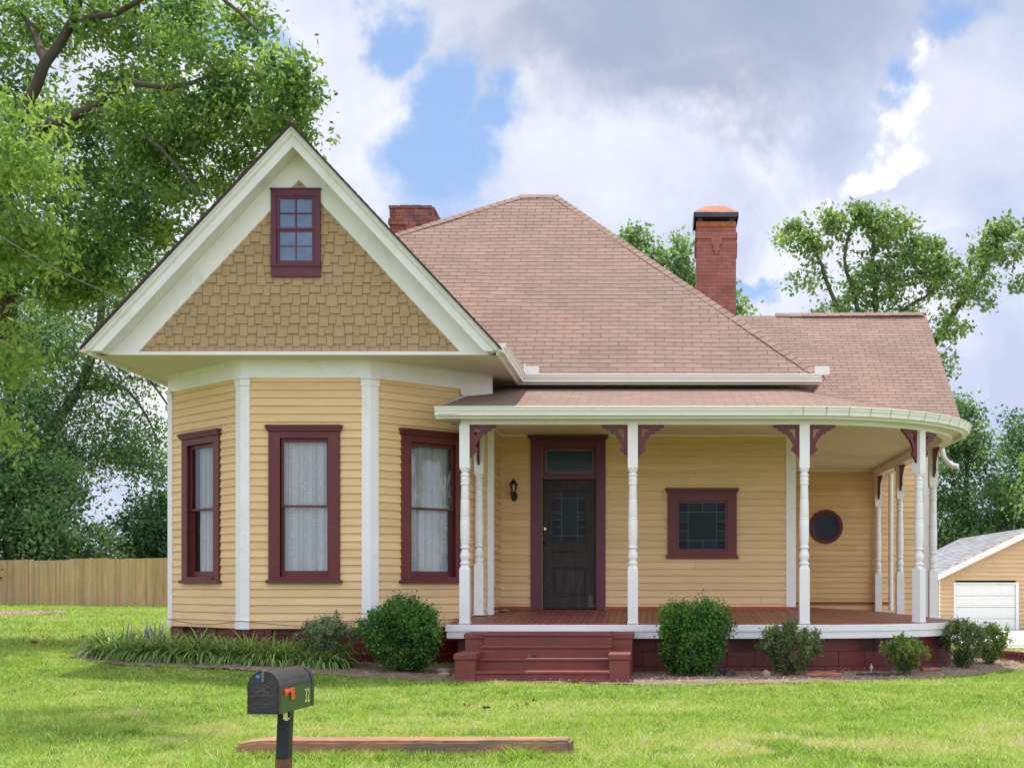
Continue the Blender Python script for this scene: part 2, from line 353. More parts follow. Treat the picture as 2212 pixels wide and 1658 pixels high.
def tabs(mb, fr, poly, e=.13, wmin=.3, wmax=None, gap=.004, ob=.012, ot=.003, stag=0, alt=False, warp=None, jit=0, skip=None, back=.0):
    us = [p[0] for p in poly]; vs = [p[1] for p in poly]; u0, u1, v0, v1 = min(us), max(us), min(vs), max(vs)
    wmax = wmax or wmin; W = warp or (lambda p: 0)
    mb.poly([fr(p[0], p[1], -.004) for p in poly], back)
    k = 0; v = v0
    while v < v1:
        u = u0-random.random()*wmax if wmax > wmin else u0-(k % 2)*wmin/2-random.random()*.03; j = 0
        rt = random.random()*.05
        while u < u1:
            wd = random.uniform(wmin, wmax); s = ((j % 2)*stag if alt else 0)+random.uniform(-jit, jit)
            r = clip_to([(u+gap/2, v-s), (u+wd-gap/2, v-s), (u+wd-gap/2, v+e), (u+gap/2, v+e)], poly)
            cu, cv = u+wd/2, v+e/2
            if len(r) > 2 and not (skip and any(a < cu < b and c < cv < d for a, b, c, d in skip)):
                tn = random.random()*.88+rt
                off = lambda q: ob+(ot-ob)*(q[1]-v+s)/(e+s)
                P = [fr(q[0], q[1], off(q)+W(q)) for q in r]
                mb.poly(P, tn, uv=[(q[0], q[1]) for q in r])
                for i in range(len(r)):
                    q, q2 = r[i], r[(i+1) % len(r)]
                    if abs(q[1]-(v-s)) < 1e-4 and abs(q2[1]-(v-s)) < 1e-4:
                        mb.poly([P[i], P[(i+1) % len(r)], fr(q2[0], q2[1], W(q2)-.003), fr(q[0], q[1], W(q)-.003)], tn*.6)
            u += wd; j += 1
        v += e; k += 1
def siding(mb, A, B, z0, z1, holes=(), e=.1143, zstart=None):
    fr, L = wallfr(A, B); z = zstart if zstart is not None else z0
    while z < z1-.005:
        zb, zt = max(z, z0), min(z+e, z1)
        if zt > z0+.004:
            iv = [(0, L)]
            for a, b, c, d in holes:
                if zb < d-.004 and zt > c+.004:
                    iv = [q for i0, i1 in iv for q in ((i0, min(i1, a)), (max(i0, b), i1)) if q[1]-q[0] > .01]
            for i0, i1 in iv:
                n = max(1, int((i1-i0)/.5)); brk = random.randrange(n) if n > 3 and random.random() < .5 else -1; tn = random.random()
                off = [random.uniform(-.0016, .0016) for _ in range(n+1)]
                for k in range(n):
                    a, b = i0+(i1-i0)*k/n, i0+(i1-i0)*(k+1)/n
                    if k == brk: tn = random.random(); a += .003
                    fb = lambda q, o: fr(q, zb+o, .025)
                    mb.poly([fb(a, off[k]), fb(b, off[k+1]), fr(b, zt, .004), fr(a, zt, .004)], tn)
                    mb.poly([fr(a, zb+off[k], 0), fr(b, zb+off[k+1], 0), fb(b, off[k+1]), fb(a, off[k])], tn)
        z += e
def bricks(mb, fr, L, z0, z1, bl=.2, bh=.066, g=.009, jit=.004, depth=.03, skip=None):
    mb.poly([fr(0, z0, 0), fr(L, z0, 0), fr(L, z1, 0), fr(0, z1, 0)], 0)
    r = 0; z = z0
    while z < z1-.01:
        u = -(r % 2)*bl/2; zt = min(z+bh, z1)
        while u < L:
            a, b = max(u+g/2, 0), min(u+bl-g/2, L)
            if b-a > .02 and not (skip and skip(a, b, z, zt)):
                mb.box(a, b, z+g/2, zt-g/2, -.002, depth*.5+random.uniform(0, jit), random.random(), fr=fr)
            u += bl
        z += bh+g*.2; r += 1
def flatpoly(mb, pts, z, tint=.5): mb.poly([(x, y, z) for x, y in pts], tint)

# ------------------------------------------------------------------ terrain
def ss(a, b, x): t = np.clip((np.asarray(x, float)-a)/(b-a), 0, 1); return t*t*(3-2*t)
def gz(x, y):
    x = np.asarray(x, float); y = np.asarray(y, float)
    z = .25*ss(-2.0, -6.5, x)*ss(15, 20, y)+.20*ss(20, 53, y)*ss(0, -10, x)
    z = z-.80*ss(16, 50, y)*ss(1, 8, x)
    z = z-.55*ss(8.9, 6.6, y)
    z = z+.012*np.sin(x*1.3+.7*np.sin(y*.9))*np.sin(y*1.1+x*.4)*ss(70, 40, y)
    return z
def g1(x, y): return float(gz(x, y))
def at(x, y, Y): return Vector(((x-1420)*Y/F, Y, E+(1265-y)*Y/F))
def axis(a, b, fine0, fine1, df):
    l = list(np.arange(fine0, fine1+.001, df)); s = df; v = fine0
    while v > a: s *= 1.35; v -= s; l.insert(0, v)
    s = df; v = fine1
    while v < b: s *= 1.35; v += s; l.append(v)
    return np.array(l)
xs = axis(-1200, 1200, -32, 30, .5); ys = axis(-600, 2200, -4, 66, .5)
X, Y = np.meshgrid(xs, ys); V = np.stack([X, Y, gz(X, Y)], -1).reshape(-1, 3)
nx = len(xs); I = np.arange(len(ys)-1)[:, None]*nx+np.arange(nx-1)[None, :]; Fq = np.stack([I, I+1, I+nx+1, I+nx], -1).reshape(-1, 4)
ground = fast('ground', V, Fq, M['lawn']); tag(ground, None, None, kind='structure')
BED = [(-8.5, 20.6), (-8.45, 19.3), (-7.85, 18.55), (-7.05, 18.0), (-6.0, 17.68), (-5.1, 17.6), (-4.3, 17.55), (-3.4, 17.4), (-2.6, 17.2), (-1.5, 17.0), (-.4, 16.75), (.8, 16.75), (1.65, 16.85), (2.93, 17.45), (4.3, 18.4), (5.3, 19.8), (5.95, 21.2), (6.05, 23.5), (6.1, 27.5), (4.5, 28.4), (4.5, 22.2), (3, 20), (-3, 19.6), (-5, 20), (-7.4, 21), (-7.7, 21.6)]
def inpoly(x, y, P):
    x = np.asarray(x); y = np.asarray(y); c = np.zeros(x.shape, bool); j = len(P)-1
    for i in range(len(P)):
        xi, yi = P[i]; xj, yj = P[j]
        c ^= ((yi > y) != (yj > y)) & (x < (xj-xi)*(y-yi)/(yj-yi+1e-12)+xi); j = i
    return c
def sheet(name, P, m, lift=.006, d=.25, wob=.0):
    bm = bmesh.new(); vs = [bm.verts.new((x, y, 0)) for x, y in P]; bm.faces.new(vs)
    x0, x1 = min(p[0] for p in P), max(p[0] for p in P); y0, y1 = min(p[1] for p in P), max(p[1] for p in P)
    for ax, a, b in ((0, x0, x1), (1, y0, y1)):
        k = a+d
        while k < b:
            no = (1, 0, 0) if ax == 0 else (0, 1, 0); co = (k, 0, 0) if ax == 0 else (0, k, 0)
            bmesh.ops.bisect_plane(bm, geom=bm.verts[:]+bm.edges[:]+bm.faces[:], plane_co=co, plane_no=no); k += d
    for v in bm.verts:
        v.co.z = g1(v.co.x, v.co.y)+lift+random.uniform(-wob, wob)
    me = bpy.data.meshes.new(name); bm.to_mesh(me); bm.free(); me.materials.append(m)
    o = bpy.data.objects.new(name, me); C.objects.link(o); tag(o, None, None, kind='structure'); return o
def dense(P, n=6, amp=.05):                    # ragged edge
    out = []
    for i in range(len(P)):
        a, b = P[i], P[(i+1) % len(P)]
        for k in range(n):
            t = k/n; out.append((a[0]+(b[0]-a[0])*t+random.uniform(-amp, amp), a[1]+(b[1]-a[1])*t+random.uniform(-amp, amp)))
    return out
sheet('mulch_bed', dense(BED, 6, .035), M['mulch'], .02, .3, .012)
ISL = [(-20.6+2.6*math.cos(a), 40.6+2.6*math.sin(a)) for a in np.linspace(0, 2*math.pi, 18, endpoint=False)]
sheet('mulch_patch', dense(ISL, 2, .08), M['mulch'], .03, .5, .02)
DRV = [(10.5, 41), (40, 41), (40, 61.9), (10.5, 61.9)]
sheet('driveway', DRV, M['concrete'], .025, 1.0)
GRV = [(7.2, 27.2), (6.6, 25.2), (9, 25.0), (20, 26), (30, 30), (30, 36), (9.5, 35), (8, 31)]
sheet('gravel_path', GRV, M['gravel'], .02, .5, .008)
ROAD = [(-80, -2), (80, -2), (80, 5.6), (-80, 5.6)]
sheet('road', ROAD, M['asphalt'], .008, 2.0)

# ------------------------------------------------------------------ the house
house = empty('house', (0, 21.87, 0), 'yellow clapboard house with white trimmed gable over a bay and a curved wraparound porch', 'house')
def part(mb, name, m, parent=None, **k): return mb.build(name, M[m] if isinstance(m, str) else m, parent or house, **k)
A0, A1, A2, A3 = (-7.55, 20.8), (-5.97, 19.3), (-4.13, 19.3), (-2.57, 20.8)
A4, A5, A6, A7 = (-2.57, 21.87), (2.22, 21.87), (2.22, 28.5), (5.74, 28.5)
ZB = -.613; ZBT = 3.0
# bay windows: (wall, u0, u1 of the casing)
WZ0, WZ1 = .09, 2.22
def window(frL, u0, u1, z0=WZ0, z1=WZ1, cw=.165, hd=.10, cur=(0, 1), head=.0):
    fr, L = frL
    a0, a1, b0, b1 = u0+cw, u1-cw, z0+.045, z1-hd
    m = MB()
    m.box(u0, a0, z0, z1, -.02, .048, fr=fr); m.box(a1, u1, z0, z1, -.02, .048, fr=fr); m.box(a0, a1, b1, z1, -.02, .048, fr=fr)
    m.box(a0-.01, a0, b0-.02, b1+.01, -.13, .030, fr=fr); m.box(a1, a1+.01, b0-.02, b1+.01, -.13, .030, fr=fr); m.box(a0, a1, b1, b1+.01, -.13, .030, fr=fr)
    wpt = part(m, 'window', 'maroon', bevel=.003)
    m = MB(); s = .0
    for p0, p1, q0, q1 in ((.02, .03, 0, .03), (.03, .055, .03, .055), (.045, .075, .055, .075), (.03, .065, .075, .09)):
        m.box(u0-p0, u1+p0, z1+q0, z1+q1, -.01, .05+p0+.01, fr=fr)
    part(m, 'cornice', 'maroon', wpt, bevel=.003)
    m = MB(); m.box(u0-.03, u1+.03, z0-.05, z0+.0, -.02, .085, fr=fr); m.box(a0, a1, z0, b0, -.13, .06, fr=fr)
    part(m, 'sill', 'maroon', wpt, bevel=.003)
    mid = (b0+b1)/2+.02
    def sash(q0, q1, n0, top, bot):
        m = MB(); st = .038
        m.box(a0, a0+st, q0, q1, n0-.03, n0, fr=fr); m.box(a1-st, a1, q0, q1, n0-.03, n0, fr=fr)
        m.box(a0+st, a1-st, q1-top, q1, n0-.03, n0, fr=fr); m.box(a0+st, a1-st, q0, q0+bot, n0-.03, n0, fr=fr)
        part(m, 'sash', 'maroon', wpt, bevel=.002)
        m = MB(); m.poly([fr(a0+st, q0+bot, n0-.015), fr(a1-st, q0+bot, n0-.015), fr(a1-st, q1-top, n0-.015), fr(a0+st, q1-top, n0-.015)]); m.noflip = True
        part(m, 'glass', 'glass', wpt)
    sash(mid-.015, b1, -.012, .055, .03); sash(b0, mid+.02, -.05, .035, .085)
    m = MB(); nu, nv = 90, 14; w_ = a1-a0; g = []
    ph = random.random()*6
    for j in range(nv+1):
        zv = b0+.01+(b1-b0-.05)*j/nv; row = []
        for i in range(nu+1):
            t = i/nu; uu = a0+w_*(cur[0]+(cur[1]-cur[0])*t)
            spread = .85
            dn = .034*math.sin(t*38+ph+1.6*math.sin(t*5+ph)+.5*(1-j/nv)*math.sin(t*9))+.020*math.sin(t*71+2*ph)+.02*math.sin(t*6.5+ph)
            row.append(fr(uu+.01*math.sin(t*20+ph)*(1-j/nv), zv, -.145+dn*spread*.75))
        g.append(row)
    for j in range(nv):
        for i in range(nu): m.poly([g[j][i], g[j][i+1], g[j+1][i+1], g[j+1][i]], uv=[(i/nu, j/nv*2.5), ((i+1)/nu, j/nv*2.5), ((i+1)/nu, (j+1)/nv*2.5), (i/nu, (j+1)/nv*2.5)], smooth=True)
    m.noflip = True; part(m, 'curtain', 'lace', wpt, sharp=180)
    m = MB()                                   # room behind
    P = lambda a, b, n: fr(a, b, n)
    x0, x1, y0, y1, n0, n1 = a0-.25, a1+.25, b0-.3, b1+.12, -.135, -1.2
    m.mesh([P(x0, y0, n0), P(x1, y0, n0), P(x1, y1, n0), P(x0, y1, n0), P(x0, y0, n1), P(x1, y0, n1), P(x1, y1, n1), P(x0, y1, n1)], [(0, 1, 5, 4), (1, 2, 6, 5), (2, 3, 7, 6), (3, 0, 4, 7), (4, 5, 6, 7)])
    part(m, 'room_recess', 'room', wpt)
    return (a0, a1, b0, b1)
fL, LL = wallfr(A0, A1); fC, LC = wallfr(A1, A2); fR, LR = wallfr(A2, A3)
hC = window((fC, LC), .39, 1.415, cur=(.0, 1))
hL = window((fL, LL), .456, 1.583, cur=(.16, 1))
hR = window((fR, LR), .51, 1.63, cur=(0, 1))
def wall(A, B, z0, z1, holes=(), zs=None, name='siding_wall'):
    m = MB(); m.noflip = False; siding(m, A, B, z0, z1, holes, zstart=zs); return part(m, name, 'siding')
wall(A0, A1, ZB, ZBT, [hL]); wall(A1, A2, ZB, ZBT, [hC]); wall(A2, A3, ZB, ZBT, [hR])
wall(A3, A4, ZB, 2.6, zs=ZB); wall((-7.55, 30), A0, ZB, 3.25)
wall(A4, A5, -.5, 2.6, zs=ZB-.02, holes=[(.70, 1.575, -.5, 2.3)])
wall(A5, A6, -.7, 2.6); wall(A6, A7, -.75, 3.3, zs=-.72); wall(A7, (5.74, 35), -1.9, 3.3)
m = MB(); m.box(-7.55, 5.74, 34.9, 35, -.6, E+3.3); m.box(-7.5, -2.6, 29.9, 30, -.1, E+3.25); part(m, 'rear_wall', 'siding')
m = MB(); m.poly([(A4[0], A4[1]+.6, E-.6), (A5[0]-.05, A4[1]+.6, E-.6), (A5[0]-.05, A4[1]+.6, E+3.2), (A4[0], A4[1]+.6, E+3.2)]); part(m, 'inner_wall', 'dark')
# pilasters / corner boards
def corner(P, Q, Rr, w1, w2, z0, z1, cap=True, base=True, name='corner_board'):
    P, Q, Rr = Vector(P), Vector(Q), Vector(Rr); d1 = (Q-P).normalized(); d2 = (Rr-Q).normalized()
    path = [Q-d1*w1, Q, Q+d2*w2]; m = MB()
    m.sweep(path, [(.0, z0), (.034, z0), (.034, z1), (0, z1)], E)
    if base: m.sweep(path, [(.03, z0), (.046, z0), (.046, z0+.13), (.042, z0+.14), (.03, z0+.145)], E)
    if cap:
        pa = [Q-d1*(w1+.012), Q, Q+d2*(w2+.012)]
        m.sweep(pa, [(.03, z1-.13), (.045, z1-.13), (.05, z1-.115), (.042, z1-.10), (.045, z1-.05), (.07, z1-.02), (.075, z1+.002), (.03, z1+.002)], E)
        for k in (-1, 1): pass
    part(m, name, 'white', bevel=.003)
corner(A0, A1, A2, .125, .115, ZB-.01, ZBT); corner(A1, A2, A3, .115, .125, ZB-.01, ZBT)
corner((-7.55, 25), A0, A1, .1, .12, ZB-.01, ZBT, name='corner_board')
corner(A2, A3, A4, .10, .11, ZB, 2.6, cap=False, base=False)
corner(A4, A5, A6, .125, .1, -.42, 2.5, cap=False, base=False)
corner(A6, A7, (5.74, 34), .1, .1, -1.4, 3.3, cap=False, base=False)
# frieze round the bay
m = MB(); pth = [(-7.55, 30), A0, A1, A2, A3]
m.sweep(pth, [(0, ZBT-.015), (.028, ZBT-.015), (.03, ZBT+.0), (.03, ZBT+.22), (.05, ZBT+.235), (.075, ZBT+.25), (0, ZBT+.25)], E); part(m, 'bay_frieze', 'white', bevel=.003)
# crumpled flashing where the frieze dies into the porch roof
m = MB(); ff = wallfr(A2, A3)[0]
for k in range(7): m.poly([ff(1.55+k*.085, 2.9-.03*(k % 2), .05+.02*(k % 2)), ff(1.635+k*.085, 2.88+.03*(k % 2), .07-.02*(k % 2)), ff(1.64+k*.085, 3.02, .035), ff(1.555+k*.085, 3.02, .035)])
part(m, 'flashing', 'gutter')
# brick skirt of the bay
m = MB()
for (P, Q) in ((A0, A1), (A1, A2), (A2, A3), ((-7.55, 24), A0)):
    P_, Q_ = Vector(P), Vector(Q); d = (Q_-P_).normalized(); nrm = Vector((d.y, -d.x)); L = (Q_-P_).length
    ins = 0.10; fr = Fr((P_.x-nrm.x*ins, P_.y-nrm.y*ins, 0), (d.x, d.y, 0), (0, 0, 1), (nrm.x, nrm.y, 0))
    bricks(m, fr, L, -.1, E+ZB+.03, .2, .068, jit=.012, depth=.05)
    fp = Fr((P_.x-nrm.x*.02, P_.y-nrm.y*.02, 0), (d.x, d.y, 0), (0, 0, 1), (nrm.x, nrm.y, 0))
    for c0 in (.02, L-.42):
        m.box(c0, c0+.4, -.1, E+ZB-.01, -.15, -.005, .2, fr=fp)
        bricks(m, Fr(fp(c0, 0), fp.u, fp.v, fp.n), .4, -.1, E+ZB-.012, .2, .068, jit=.008, depth=.04, skip=lambda a, b, z, zt: random.random() < .10)
part(m, 'brick_skirt', 'brick')
# cable sagging along the bay
m = MB(); f0 = wallfr(A0, A1)[0]; pts = []
for fr_, L_ in ((fL, LL), (fC, LC)):
    for k in range(9): t = k/8; pts.append(fr_(L_*t, -.50-.07*math.sin(math.pi*t), .055))
m.tube(pts, .005, 6); part(m, 'cable', 'decking')

# ---- gable
GX, GT, GS = -5.05, 6.37, 1.067; GC = 1/math.sqrt(1+GS*GS); YF, YG = 18.50, 18.95
def rakepts(prof, end=2.85, zlim=3.25):
    for sgn in (-1, 1):
        top = []; bot = []
        for d, y in prof:
            zt = GT-d/GC; dx = end; zz = zt-GS*dx
            if zz < zlim: dx = (zt-zlim)/GS; zz = zlim
            top.append((GX, y, E+zt)); bot.append((GX+sgn*dx, y, E+zz))
        yield top, bot
m = MB()
for t_, b_ in rakepts([(.022, YG), (.022, YF), (.05, YF), (.055, YF+.03), (.075, YF+.035), (.095, YF+.065), (.10, YF+.085), (.20, YF+.085), (.20, YF+.105), (.18, YF+.105), (.18, YG)]): m.loft([t_, b_])
part(m, 'rake_trim', 'white', bevel=.002)
m = MB()
for t_, b_ in rakepts([(.183, YG+.01), (.183, YG-.028), (.44, YG-.028), (.45, YG-.015), (.45, YG+.01)], end=2.75, zlim=3.29): m.loft([t_, b_])
part(m, 'gable_frieze', 'white')
m = MB(); m.box(GX-2.68, GX+2.68, YG-.075, YG+.02, E+3.245, E+3.295); part(m, 'gable_sill_board', 'white', bevel=.004)
m = MB(); fg = Fr((GX, YG, E), (1, 0, 0), (0, 0, 1), (0, -1, 0))
tabs(m, fg, [(-2.45, 3.27), (2.45, 3.27), (0, 5.86)], e=.143, wmin=.095, wmax=.17, gap=.006, ob=.024, ot=.004, stag=.040, alt=True, jit=.007, back=.10)
part(m, 'gable_shingles', 'shake')
def attic():
    u0, u1, z0, z1 = -.39, .305, 4.50, 5.575
    m = MB(); cw = .075
    m.box(u0, u0+cw, z0, z1, 0, .062, fr=fg); m.box(u1-cw, u1, z0, z1, 0, .062, fr=fg); m.box(u0+cw, u1-cw, z1-.09, z1, 0, .062, fr=fg)
    m.box(u0-.012, u1+.012, z1, z1+.02, 0, .08, fr=fg); wp = part(m, 'attic_window', 'purple', bevel=.003)
    m = MB(); m.box(u0, u1, z0-.15, z0-.005, 0, .055, fr=fg); m.box(u0-.006, u1+.006, z0-.005, z0+.02, 0, .075, fr=fg); part(m, 'sill', 'purple', wp, bevel=.003)
    a0, a1 = u0+cw, u1-cw; b0, b1 = z0+.02, z1-.09; md = (b0+b1)/2+.01
    for q0, q1, n0, bt in ((md, b1, .046, .03), (b0, md+.01, .034, .06)):
        m = MB(); st = .045
        m.box(a0, a0+st, q0, q1, .012, n0, fr=fg); m.box(a1-st, a1, q0, q1, .012, n0, fr=fg); m.box(a0+st, a1-st, q1-.035, q1, .012, n0, fr=fg); m.box(a0+st, a1-st, q0, q0+bt, .012, n0, fr=fg)
        c = (a0+a1)/2; m.box(c-.009, c+.009, q0+bt, q1-.035, .012, n0-.003, fr=fg); h = (q0+bt+q1-.035)/2; m.box(a0+st, a1-st, h-.008, h+.008, .012, n0-.005, fr=fg)
        part(m, 'sash', 'purple', wp, bevel=.002)
        m = MB(); m.poly([fg(a0+st, q0+bt, .024), fg(a1-st, q0+bt, .024), fg(a1-st, q1-.035, .024), fg(a0+st, q1-.035, .024)]); part(m, 'glass', 'g_attic', wp)
attic()
m = MB(); flatpoly(m, [(GX-2.86, YG-.06), (GX+2.86, YG-.06), (GX+2.86, 21.95), (GX-2.86, 21.95)], E+3.243); flatpoly(m, [(GX-2.86, 21.95), (GX-2.4, 21.95), (GX-2.4, 30), (GX-2.86, 30)], E+3.243)
flatpoly(m, [(-2.6, 21.3), (2.62, 21.3), (2.62, 21.9), (-2.6, 21.9)], E+3.22); flatpoly(m, [(2.1, 21.9), (2.62, 21.9), (2.62, 28.6), (2.1, 28.6)], E+3.22)
part(m, 'soffit', 'soffit')
def warp(q): return .017+.010*math.sin(q[0]*1.1+.6)*math.sin(q[1]*1.5+.4)+.005*math.sin(q[0]*3.1+q[1]*2)
RP = {}
def roofplane(name, pts, warpf=warp, mb=None, ob=.008, **k):           # pts: 3D, first edge = eave
    P = [Vector(p) for p in pts]; u = (P[1]-P[0]).normalized(); n = (P[1]-P[0]).cross(P[2]-P[1]).normalized()
    if n.z < 0: n = -n
    v = n.cross(u).normalized()
    if v.z < 0: v = -v
    fr = Fr(P[0], u, v, n); poly = [((p-P[0]).dot(u), (p-P[0]).dot(v)) for p in P]
    own = mb is None; mb = mb or MB(); tabs(mb, fr, poly, e=.126, wmin=.305, gap=.008, ob=ob, ot=.002, warp=warpf, jit=.0015, back=.1, **k)
    if own: RP[name] = part(mb, name, 'shingle')
    return n
Z = lambda z: E+z
YP = 18.46
roofplane('gable_roof', [(GX+2.88, YP, Z(GT-GS*2.88)), (GX+2.88, 21.4, Z(GT-GS*2.88)), (GX, 24.72, Z(GT)), (GX, YP, Z(GT))], None)
roofplane('gable_roof', [(GX-2.88, 30, Z(GT-GS*2.88)), (GX-2.88, YP, Z(GT-GS*2.88)), (GX, YP, Z(GT)), (GX, 30, Z(GT))], None)
m = MB()                                       # dark roof edge along the rake
for sgn in (-1, 1):
    a = [(GX, YP, Z(GT+.006)), (GX, YP, Z(GT-.03)), (GX, YF+.05, Z(GT-.03)), (GX, YF+.05, Z(GT+.006))]; b = [(p[0]+sgn*2.9, p[1], p[2]-GS*2.9) for p in a]; m.loft([a, b])
part(m, 'roof_edge', mat('shingle_edge', (.06, .04, .038), .9))
ME = 3.32
n_front = roofplane('main_roof', [(-2.12, 21.4, Z(ME)), (2.62, 21.4, Z(ME)), (-1.95, 25.97, Z(7.52)), (-2.62, 25.97, Z(7.52)), (GX, 24.74, Z(6.385))])
n_right = roofplane('main_roof', [(2.62, 21.4, Z(ME)), (2.62, 31.4, Z(ME)), (-1.95, 26.9, Z(7.52)), (-1.95, 25.97, Z(7.52))])
roofplane('main_roof', [(2.62, 31.4, Z(ME)), (-7.9, 31.4, Z(ME)), (-2.62, 26.9, Z(7.52)), (-1.95, 26.9, Z(7.52))])
m = MB(); m.poly([(GX, 24.74, Z(6.385)), (-2.62, 25.97, Z(7.52)), (-2.62, 26.9, Z(7.52))]); m.poly([(GX, 24.74, Z(6.385)), (-2.62, 26.9, Z(7.52)), (-7.9, 31.4, Z(ME)), (GX, 30, Z(GT))]); part(m, 'main_roof', 'shingle')
FE = 3.33
n_far = roofplane('rear_wing_roof', [(1.2, 28.0, Z(FE)), (6.37, 28.0, Z(FE)), (6.37, 31.85, Z(6.40)), (1.2, 31.85, Z(6.30))])
roofplane('rear_wing_roof', [(6.37, 35.7, Z(FE)), (1.2, 35.7, Z(FE)), (1.2, 31.85, Z(6.30)), (6.37, 31.85, Z(6.40))])
m = MB(); m.loft([[(6.32, 27.95, Z(3.2)), (6.32, 28.0, Z(3.32)), (6.32, 31.85, Z(6.39)), (6.32, 35.7, Z(3.32)), (6.32, 35.75, Z(3.2)), (6.32, 31.85, Z(6.2))], [(6.35, 27.95, Z(3.2)), (6.35, 28.0, Z(3.32)), (6.35, 31.85, Z(6.39)), (6.35, 35.7, Z(3.32)), (6.35, 35.75, Z(3.2)), (6.35, 31.85, Z(6.2))]])
part(m, 'rear_wing_trim', 'white')
m = MB(); m.box(2.5, 6.37, 27.95, 28.02, Z(3.19), Z(3.31)); m.box(2.5, 6.37, 28.0, 28.5, Z(3.18), Z(3.2)); part(m, 'rear_wing_soffit', 'white')
m = MB(); m.poly([(5.74, 28.5, Z(3.2)), (5.74, 35, Z(3.2)), (5.74, 31.85, Z(6.1))]); part(m, 'rear_gable_wall', 'siding')
def caps(name, p0, p1, n1, n2, wd=.13, e=.16, thick=.012, lift=.032):
    p0, p1 = Vector(p0), Vector(p1); d = (p1-p0); L = d.length; d.normalize(); n1 = Vector(n1); n2 = Vector(n2)
    s1 = n1.cross(d).normalized(); s2 = n2.cross(d).normalized()
    up = (n1+n2).normalized()
    if s1.dot(n2) > 0: s1 = -s1
    if s2.dot(n1) > 0: s2 = -s2
    m = MB(); k = 0
    while k*e < L:
        a, b = k*e, min(L, (k+1)*e+.02); ha, hb = lift+thick, lift+.002; tn = random.random()
        q = lambda t, h: p0+d*t+up*h
        A, B = q(a, ha), q(b, hb); jw = wd+random.uniform(-.006, .006)
        m.poly([A, B, B+s1*jw, A+s1*jw], tn); m.poly([A, B, B+s2*jw, A+s2*jw], tn)
        m.poly([A, A+s1*jw, A+s1*jw-up*.02, A-up*.02], tn*.4); m.poly([A, A+s2*jw, A+s2*jw-up*.02, A-up*.02], tn*.4)
        k += 1
    m.noflip = True; return part(m, name, 'shingle')
caps('hip_cap', (2.62, 21.4, Z(ME)), (-1.95, 25.97, Z(7.52)), n_front, n_right)
caps('hip_cap', (GX, 24.74, Z(6.385)), (-2.62, 25.97, Z(7.52)), n_front, Vector((-.5, .5, .7)).normalized())
caps('ridge_cap', (-2.66, 25.97, Z(7.525)), (-1.9, 25.97, Z(7.525)), n_front, (0, .7, .7))
caps('ridge_cap', (2.8, 31.85, Z(6.41)), (6.3, 31.85, Z(6.44)), n_far, (0, .62, .78), lift=.05, wd=.16, e=.3)
caps('ridge_cap', (1.5, 31.85, Z(6.29)), (2.7, 31.85, Z(6.30)), n_far, (0, .62, .78), lift=.02, wd=.16, e=.3)

# ---- gutters
GP = [(0, 0), (0, -.115), (.066, -.118), (.074, -.118), (.078, -.106), (.074, -.10), (.080, -.075), (.100, -.045), (.106, -.016), (.118, -.012), (.120, .002), (.112, .006), (.104, .0)]
def gutter(path, z, name='gutter', seams=None):
    m = MB(); m.sweep(path, GP, Z(z)); g = part(m, name, 'gutter'); return g
gutter([(-2.20, 18.52), (-2.20, 21.335), (2.60, 21.335)], 3.345)
m = MB()                                        # fascia boards
m.box(-2.235, -2.203, 18.6, 21.4, Z(3.20), Z(3.335)); m.box(-2.2, 2.58, 21.338, 21.37, Z(3.20), Z(3.33)); m.box(2.56, 2.6, 21.37, 28, Z(3.2), Z(3.33)); m.box(-7.885, -7.855, 18.6, 30, Z(3.2), Z(3.33))
part(m, 'fascia', 'white')
gutter([(-7.89, 30), (-7.89, 18.50)], 3.345)
m = MB(); m.box(-2.08, -1.88, 21.26, 21.275, Z(3.35), Z(3.48)); m.box(-2.095, -2.08, 21.1, 21.275, Z(3.35), Z(3.50)); part(m, 'splash_guard', 'gutter')
m = MB(); m.box(2.49, 2.72, 21.22, 21.235, Z(3.34), Z(3.47)); m.box(2.705, 2.72, 21.235, 21.5, Z(3.34), Z(3.47)); part(m, 'splash_guard', 'gutter', bevel=.004)

# ---- porch
CX, CY = 2.05, 21.8
def arcpath(r, x0, y1, n=16, start=None):
    p = [(x0, CY-r)] if start is None else start
    p += [(CX-.4, CY-r)] if x0 < CX-1 else []
    p += [(CX+r*math.sin(a), CY-r*math.cos(a)) for a in np.linspace(0, math.pi/2, n)]
    return p+[(CX+r, y1)]
DE = -.545; DW = -.38; RO = 2.75
def deckz(d): return DE+(DW-DE)*min(max(d/2.7, 0), 1)
m = MB()
def board(o1, o2, i2, i1, L):
    tn = random.random(); n = 1
    m.poly([(o1[0], o1[1], Z(DE)), (o2[0], o2[1], Z(DE)), (i2[0], i2[1], Z(deckz(L))), (i1[0], i1[1], Z(deckz(L)))], tn)
x = -2.98; bw = .094
while x < CX:
    x2 = min(x+bw, CX); yi = 21.9 if x > -2.5 else 21.2
    board((x, CY-RO), (x2-.006, CY-RO), (x2-.006, yi), (x, yi), 2.7 if yi > 21.5 else 2.1); x = x2
na = 46
for k in range(na):
    a, b = math.pi/2*k/na, math.pi/2*(k+1-.05)/na; r0 = .05
    board((CX+RO*math.sin(a), CY-RO*math.cos(a)), (CX+RO*math.sin(b), CY-RO*math.cos(b)), (CX+r0*math.sin(b), CY-r0*math.cos(b)), (CX+r0*math.sin(a), CY-r0*math.cos(a)), 2.7)
y = CY
while y < 28.5:
    board((CX+RO, y), (CX+RO, y+bw-.006), (CX, y+bw-.006), (CX, y), 2.7); y += bw
part(m, 'porch_deck', 'decking')
